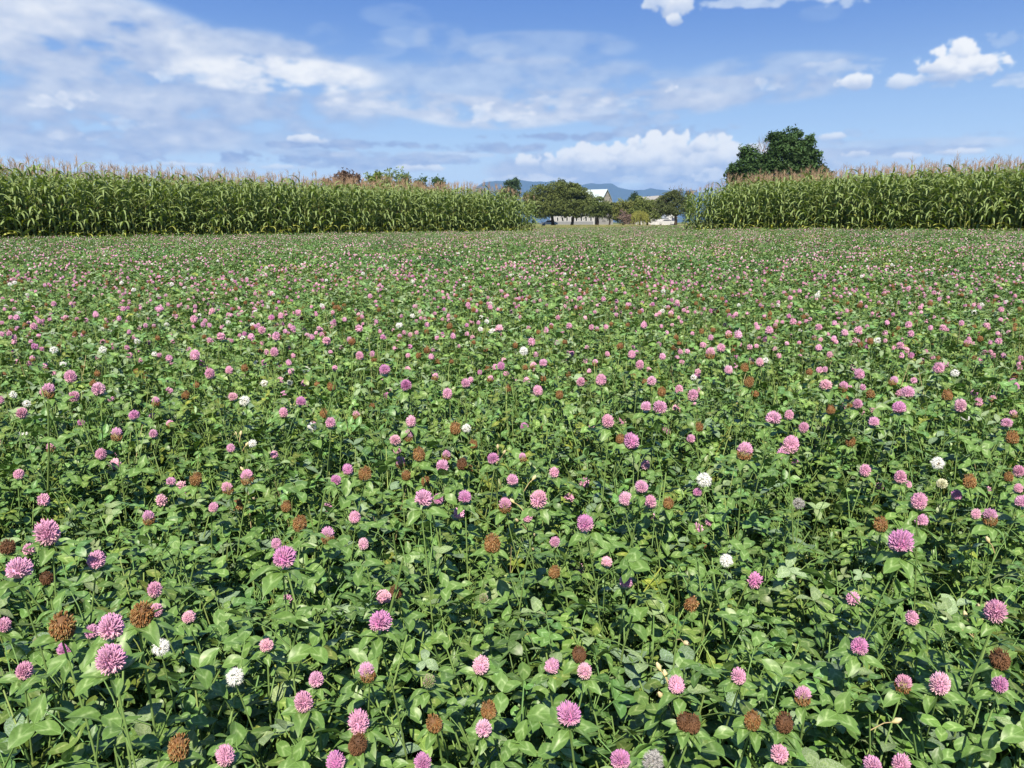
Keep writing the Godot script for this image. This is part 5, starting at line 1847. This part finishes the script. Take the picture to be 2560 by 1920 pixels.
const SHOOTS := [
	[-1.05, -1.62, 1.45, "tall leafy clover shoot standing out at the left edge of the middle field"],
	[-0.5, -1.75, 1.3, "tall clover shoot with a star of leaves left of centre, middle field"],
	[0.18, -2.3, 1.45, "tall dark leafy clover shoot near the middle of the field"],
	[-0.36, -1.28, 1.2, "clover shoot with one big pale trefoil leaf in the left middle field"],
	[-0.22, -0.93, 1.12, "clover shoot with two large blotched leaflets left of the middle"],
	[0.62, -0.72, 1.05, "tall clover shoot with broad blurred leaves at the right foreground"],
]

func make_shoots(plans: Array) -> void:
	# leafy shoots in the foreground, each a plant with its own leaves
	var shared := MB.new()
	for s in SHOOTS:
		leafy(plans[rng.randi() % 13], Vector3(s[0], 0, s[1]), s[2] * 0.36 / 0.34, s[3], "")
	for n in 150:
		var d := sqrt(rf(0.22, 1.9))
		var a := rf(-0.62, 0.62)
		leafy(plans[rng.randi() % 13], Vector3(sin(a) * d, 0, -cos(a) * d), rf(0.85, 1.1), "leafy green clover shoot without a flower among the foreground leaves", "flowerless clover shoots in the foreground")

func leafy(plan: Dictionary, at: Vector3, scale: float, label: String, group: String) -> void:
	var o := thing("clover_shoot", at, label, "clover shoot", group)
	o.rotation.y = rf(0, TAU)
	o.scale = Vector3.ONE * scale
	var st := MB.new()
	stem_mesh(plan.path, 0.002, 5, st)
	part(o, "stem", build([[st, stem_mat]]))
	for l in plan.leaves:
		var blotched := rng.randf() < 0.07
		part(o, "leaf", mildew_meshes[l[0]] if blotched else leaf_meshes[l[0]], l[1], "leaf whitened by mildew" if blotched else "")

# ---------------------------------------------------------------- weeds in the clover

func make_weeds() -> void:
	var list := [
		[0.19, -0.78, 0.47, "dry straw-coloured weed stalk with papery seed cases, right of the middle foreground"],
		[0.42, -0.72, 0.40, "dry brown weed stalk with shrivelled heads at the lower right"],
		[-0.02, -1.38, 0.47, "thin pale green weed stalk with small yellow buds near the middle"],
		[0.06, -1.25, 0.46, "thin straight weed stalk with small tan seed heads near the middle"],
		[0.66, -1.0, 0.45, "branched weed with yellow buds at the right of the foreground"],
		[-0.5, -1.55, 0.5, "slender pale weed stalk leaning over the left middle clover"],
	]
	for w in list:
		var h: float = w[2]
		var o := thing("dry_weed", Vector3(w[0], 0, w[1]), w[3], "weed")
		var st := MB.new()
		var tan_ := Color(0.42, 0.33, 0.17)
		var lean := Vector3(rf(-0.08, 0.08), 0, rf(-0.05, 0.05))
		var path := PackedVector3Array()
		for i in 7:
			var s := i / 6.0
			path.append(Vector3(sin(s * 6.0) * 0.006, h * s, cos(s * 5.0) * 0.005) + lean * s * s)
		stem_mesh(path, 0.0016, 4, st)
		part(o, "stem", build([[st, dry_mat]]))
		for i in 7:
			var s := rf(0.6, 1.0)
			var k := mini(int(s * 6.0), 5)
			var p := path[k].lerp(path[k + 1], s * 6.0 - k)
			var d := Vector3(rf(-1, 1), rf(0.3, 1.2), rf(-1, 1)).normalized() * rf(0.012, 0.035)
			var tw := MB.new()
			tw.tube(PackedVector3Array([p, p + d * 0.6 + Vector3(0, 0.003, 0), p + d]), PackedFloat32Array([0.0008, 0.0008, 0.0006]), 3, tan_, tan_)
			tw.tube(PackedVector3Array([p + d * 0.95, p + d + d.normalized() * 0.004, p + d + d.normalized() * 0.009]), PackedFloat32Array([0.001, 0.0034, 0.0012]), 6, Color(0.45, 0.38, 0.16), Color(0.55, 0.47, 0.3))
			part(o, "seed_case", build([[tw, dry_mat]]))

# ---------------------------------------------------------------- the scene

func _ready() -> void:
	rng.seed = 20240
	var cam := Camera3D.new()
	cam.name = "camera"
	cam.fov = 53.07
	cam.near = 0.05
	cam.far = 30000.0
	cam.position = Vector3(0, 0.9, 0)
	cam.rotation_degrees = Vector3(-11.88, 0, 0)
	add_child(cam)
	var env := Environment.new()
	env.background_mode = Environment.BG_SKY
	env.sky = Sky.new()
	env.sky.sky_material = make_sky()
	env.tonemap_mode = Environment.TONE_MAPPER_LINEAR
	env.tonemap_exposure = 1.95
	env.background_energy_multiplier = 0.525
	env.sdfgi_enabled = true
	env.ssao_enabled = true
	env.ssil_enabled = true
	env.fog_enabled = true
	env.fog_density = 0.00009
	env.fog_light_color = Color(0.62, 0.80, 1.0)
	var we := WorldEnvironment.new()
	we.name = "world_environment"
	we.environment = env
	add_child(we)
	var sun := DirectionalLight3D.new()
	sun.name = "sun"
	sun.light_energy = 1.6
	sun.light_color = Color(1.0, 0.955, 0.88)
	sun.light_angular_distance = 0.5
	sun.shadow_enabled = true
	sun.directional_shadow_max_distance = 120.0
	sun.rotation_degrees = Vector3(-50, -6, 0)
	add_child(sun)

	bumps.seed = 3
	bumps.frequency = 0.05
	bumps.fractal_octaves = 3
	leaf_mat = mat(0.43, 0.44, Color(0.5, 0.56, 0.18))
	leaf_mat.albedo_texture = leaf_texture(0)
	mildew_mat = mat(0.75, 0.3, Color(0.3, 0.34, 0.2))
	mildew_mat.albedo_texture = leaf_texture(1)
	stem_mat = mat(0.55, 0.35, Color(0.12, 0.14, 0.05))
	petal_mat = mat(0.65, 0.25, Color(0.5, 0.42, 0.46))
	fluff_mat = mat(0.9, 0.1, Color(0.6, 0.6, 0.58))
	corn_mat = mat(0.5, 0.36, Color(0.74, 0.78, 0.42))
	dry_mat = mat(0.8, 0.2, Color(0.3, 0.24, 0.16))
	tree_mat = mat(0.6, 0.3, Color(0.4, 0.45, 0.2))
	bark_mat = mat(0.9, 0.2)
	plain_mat = mat(0.8, 0.3)
	metal_mat = mat(0.45, 0.5)
	ground_mat = mat(0.95, 0.15)
	soil_mat = mat(0.95, 0.15)
	glass_mat = mat(0.08, 0.5)
	paint_mat = mat(0.25, 0.5)

	make_land()
	make_trees()
	make_farm()
	make_corn()
	make_clover()
	make_weeds()
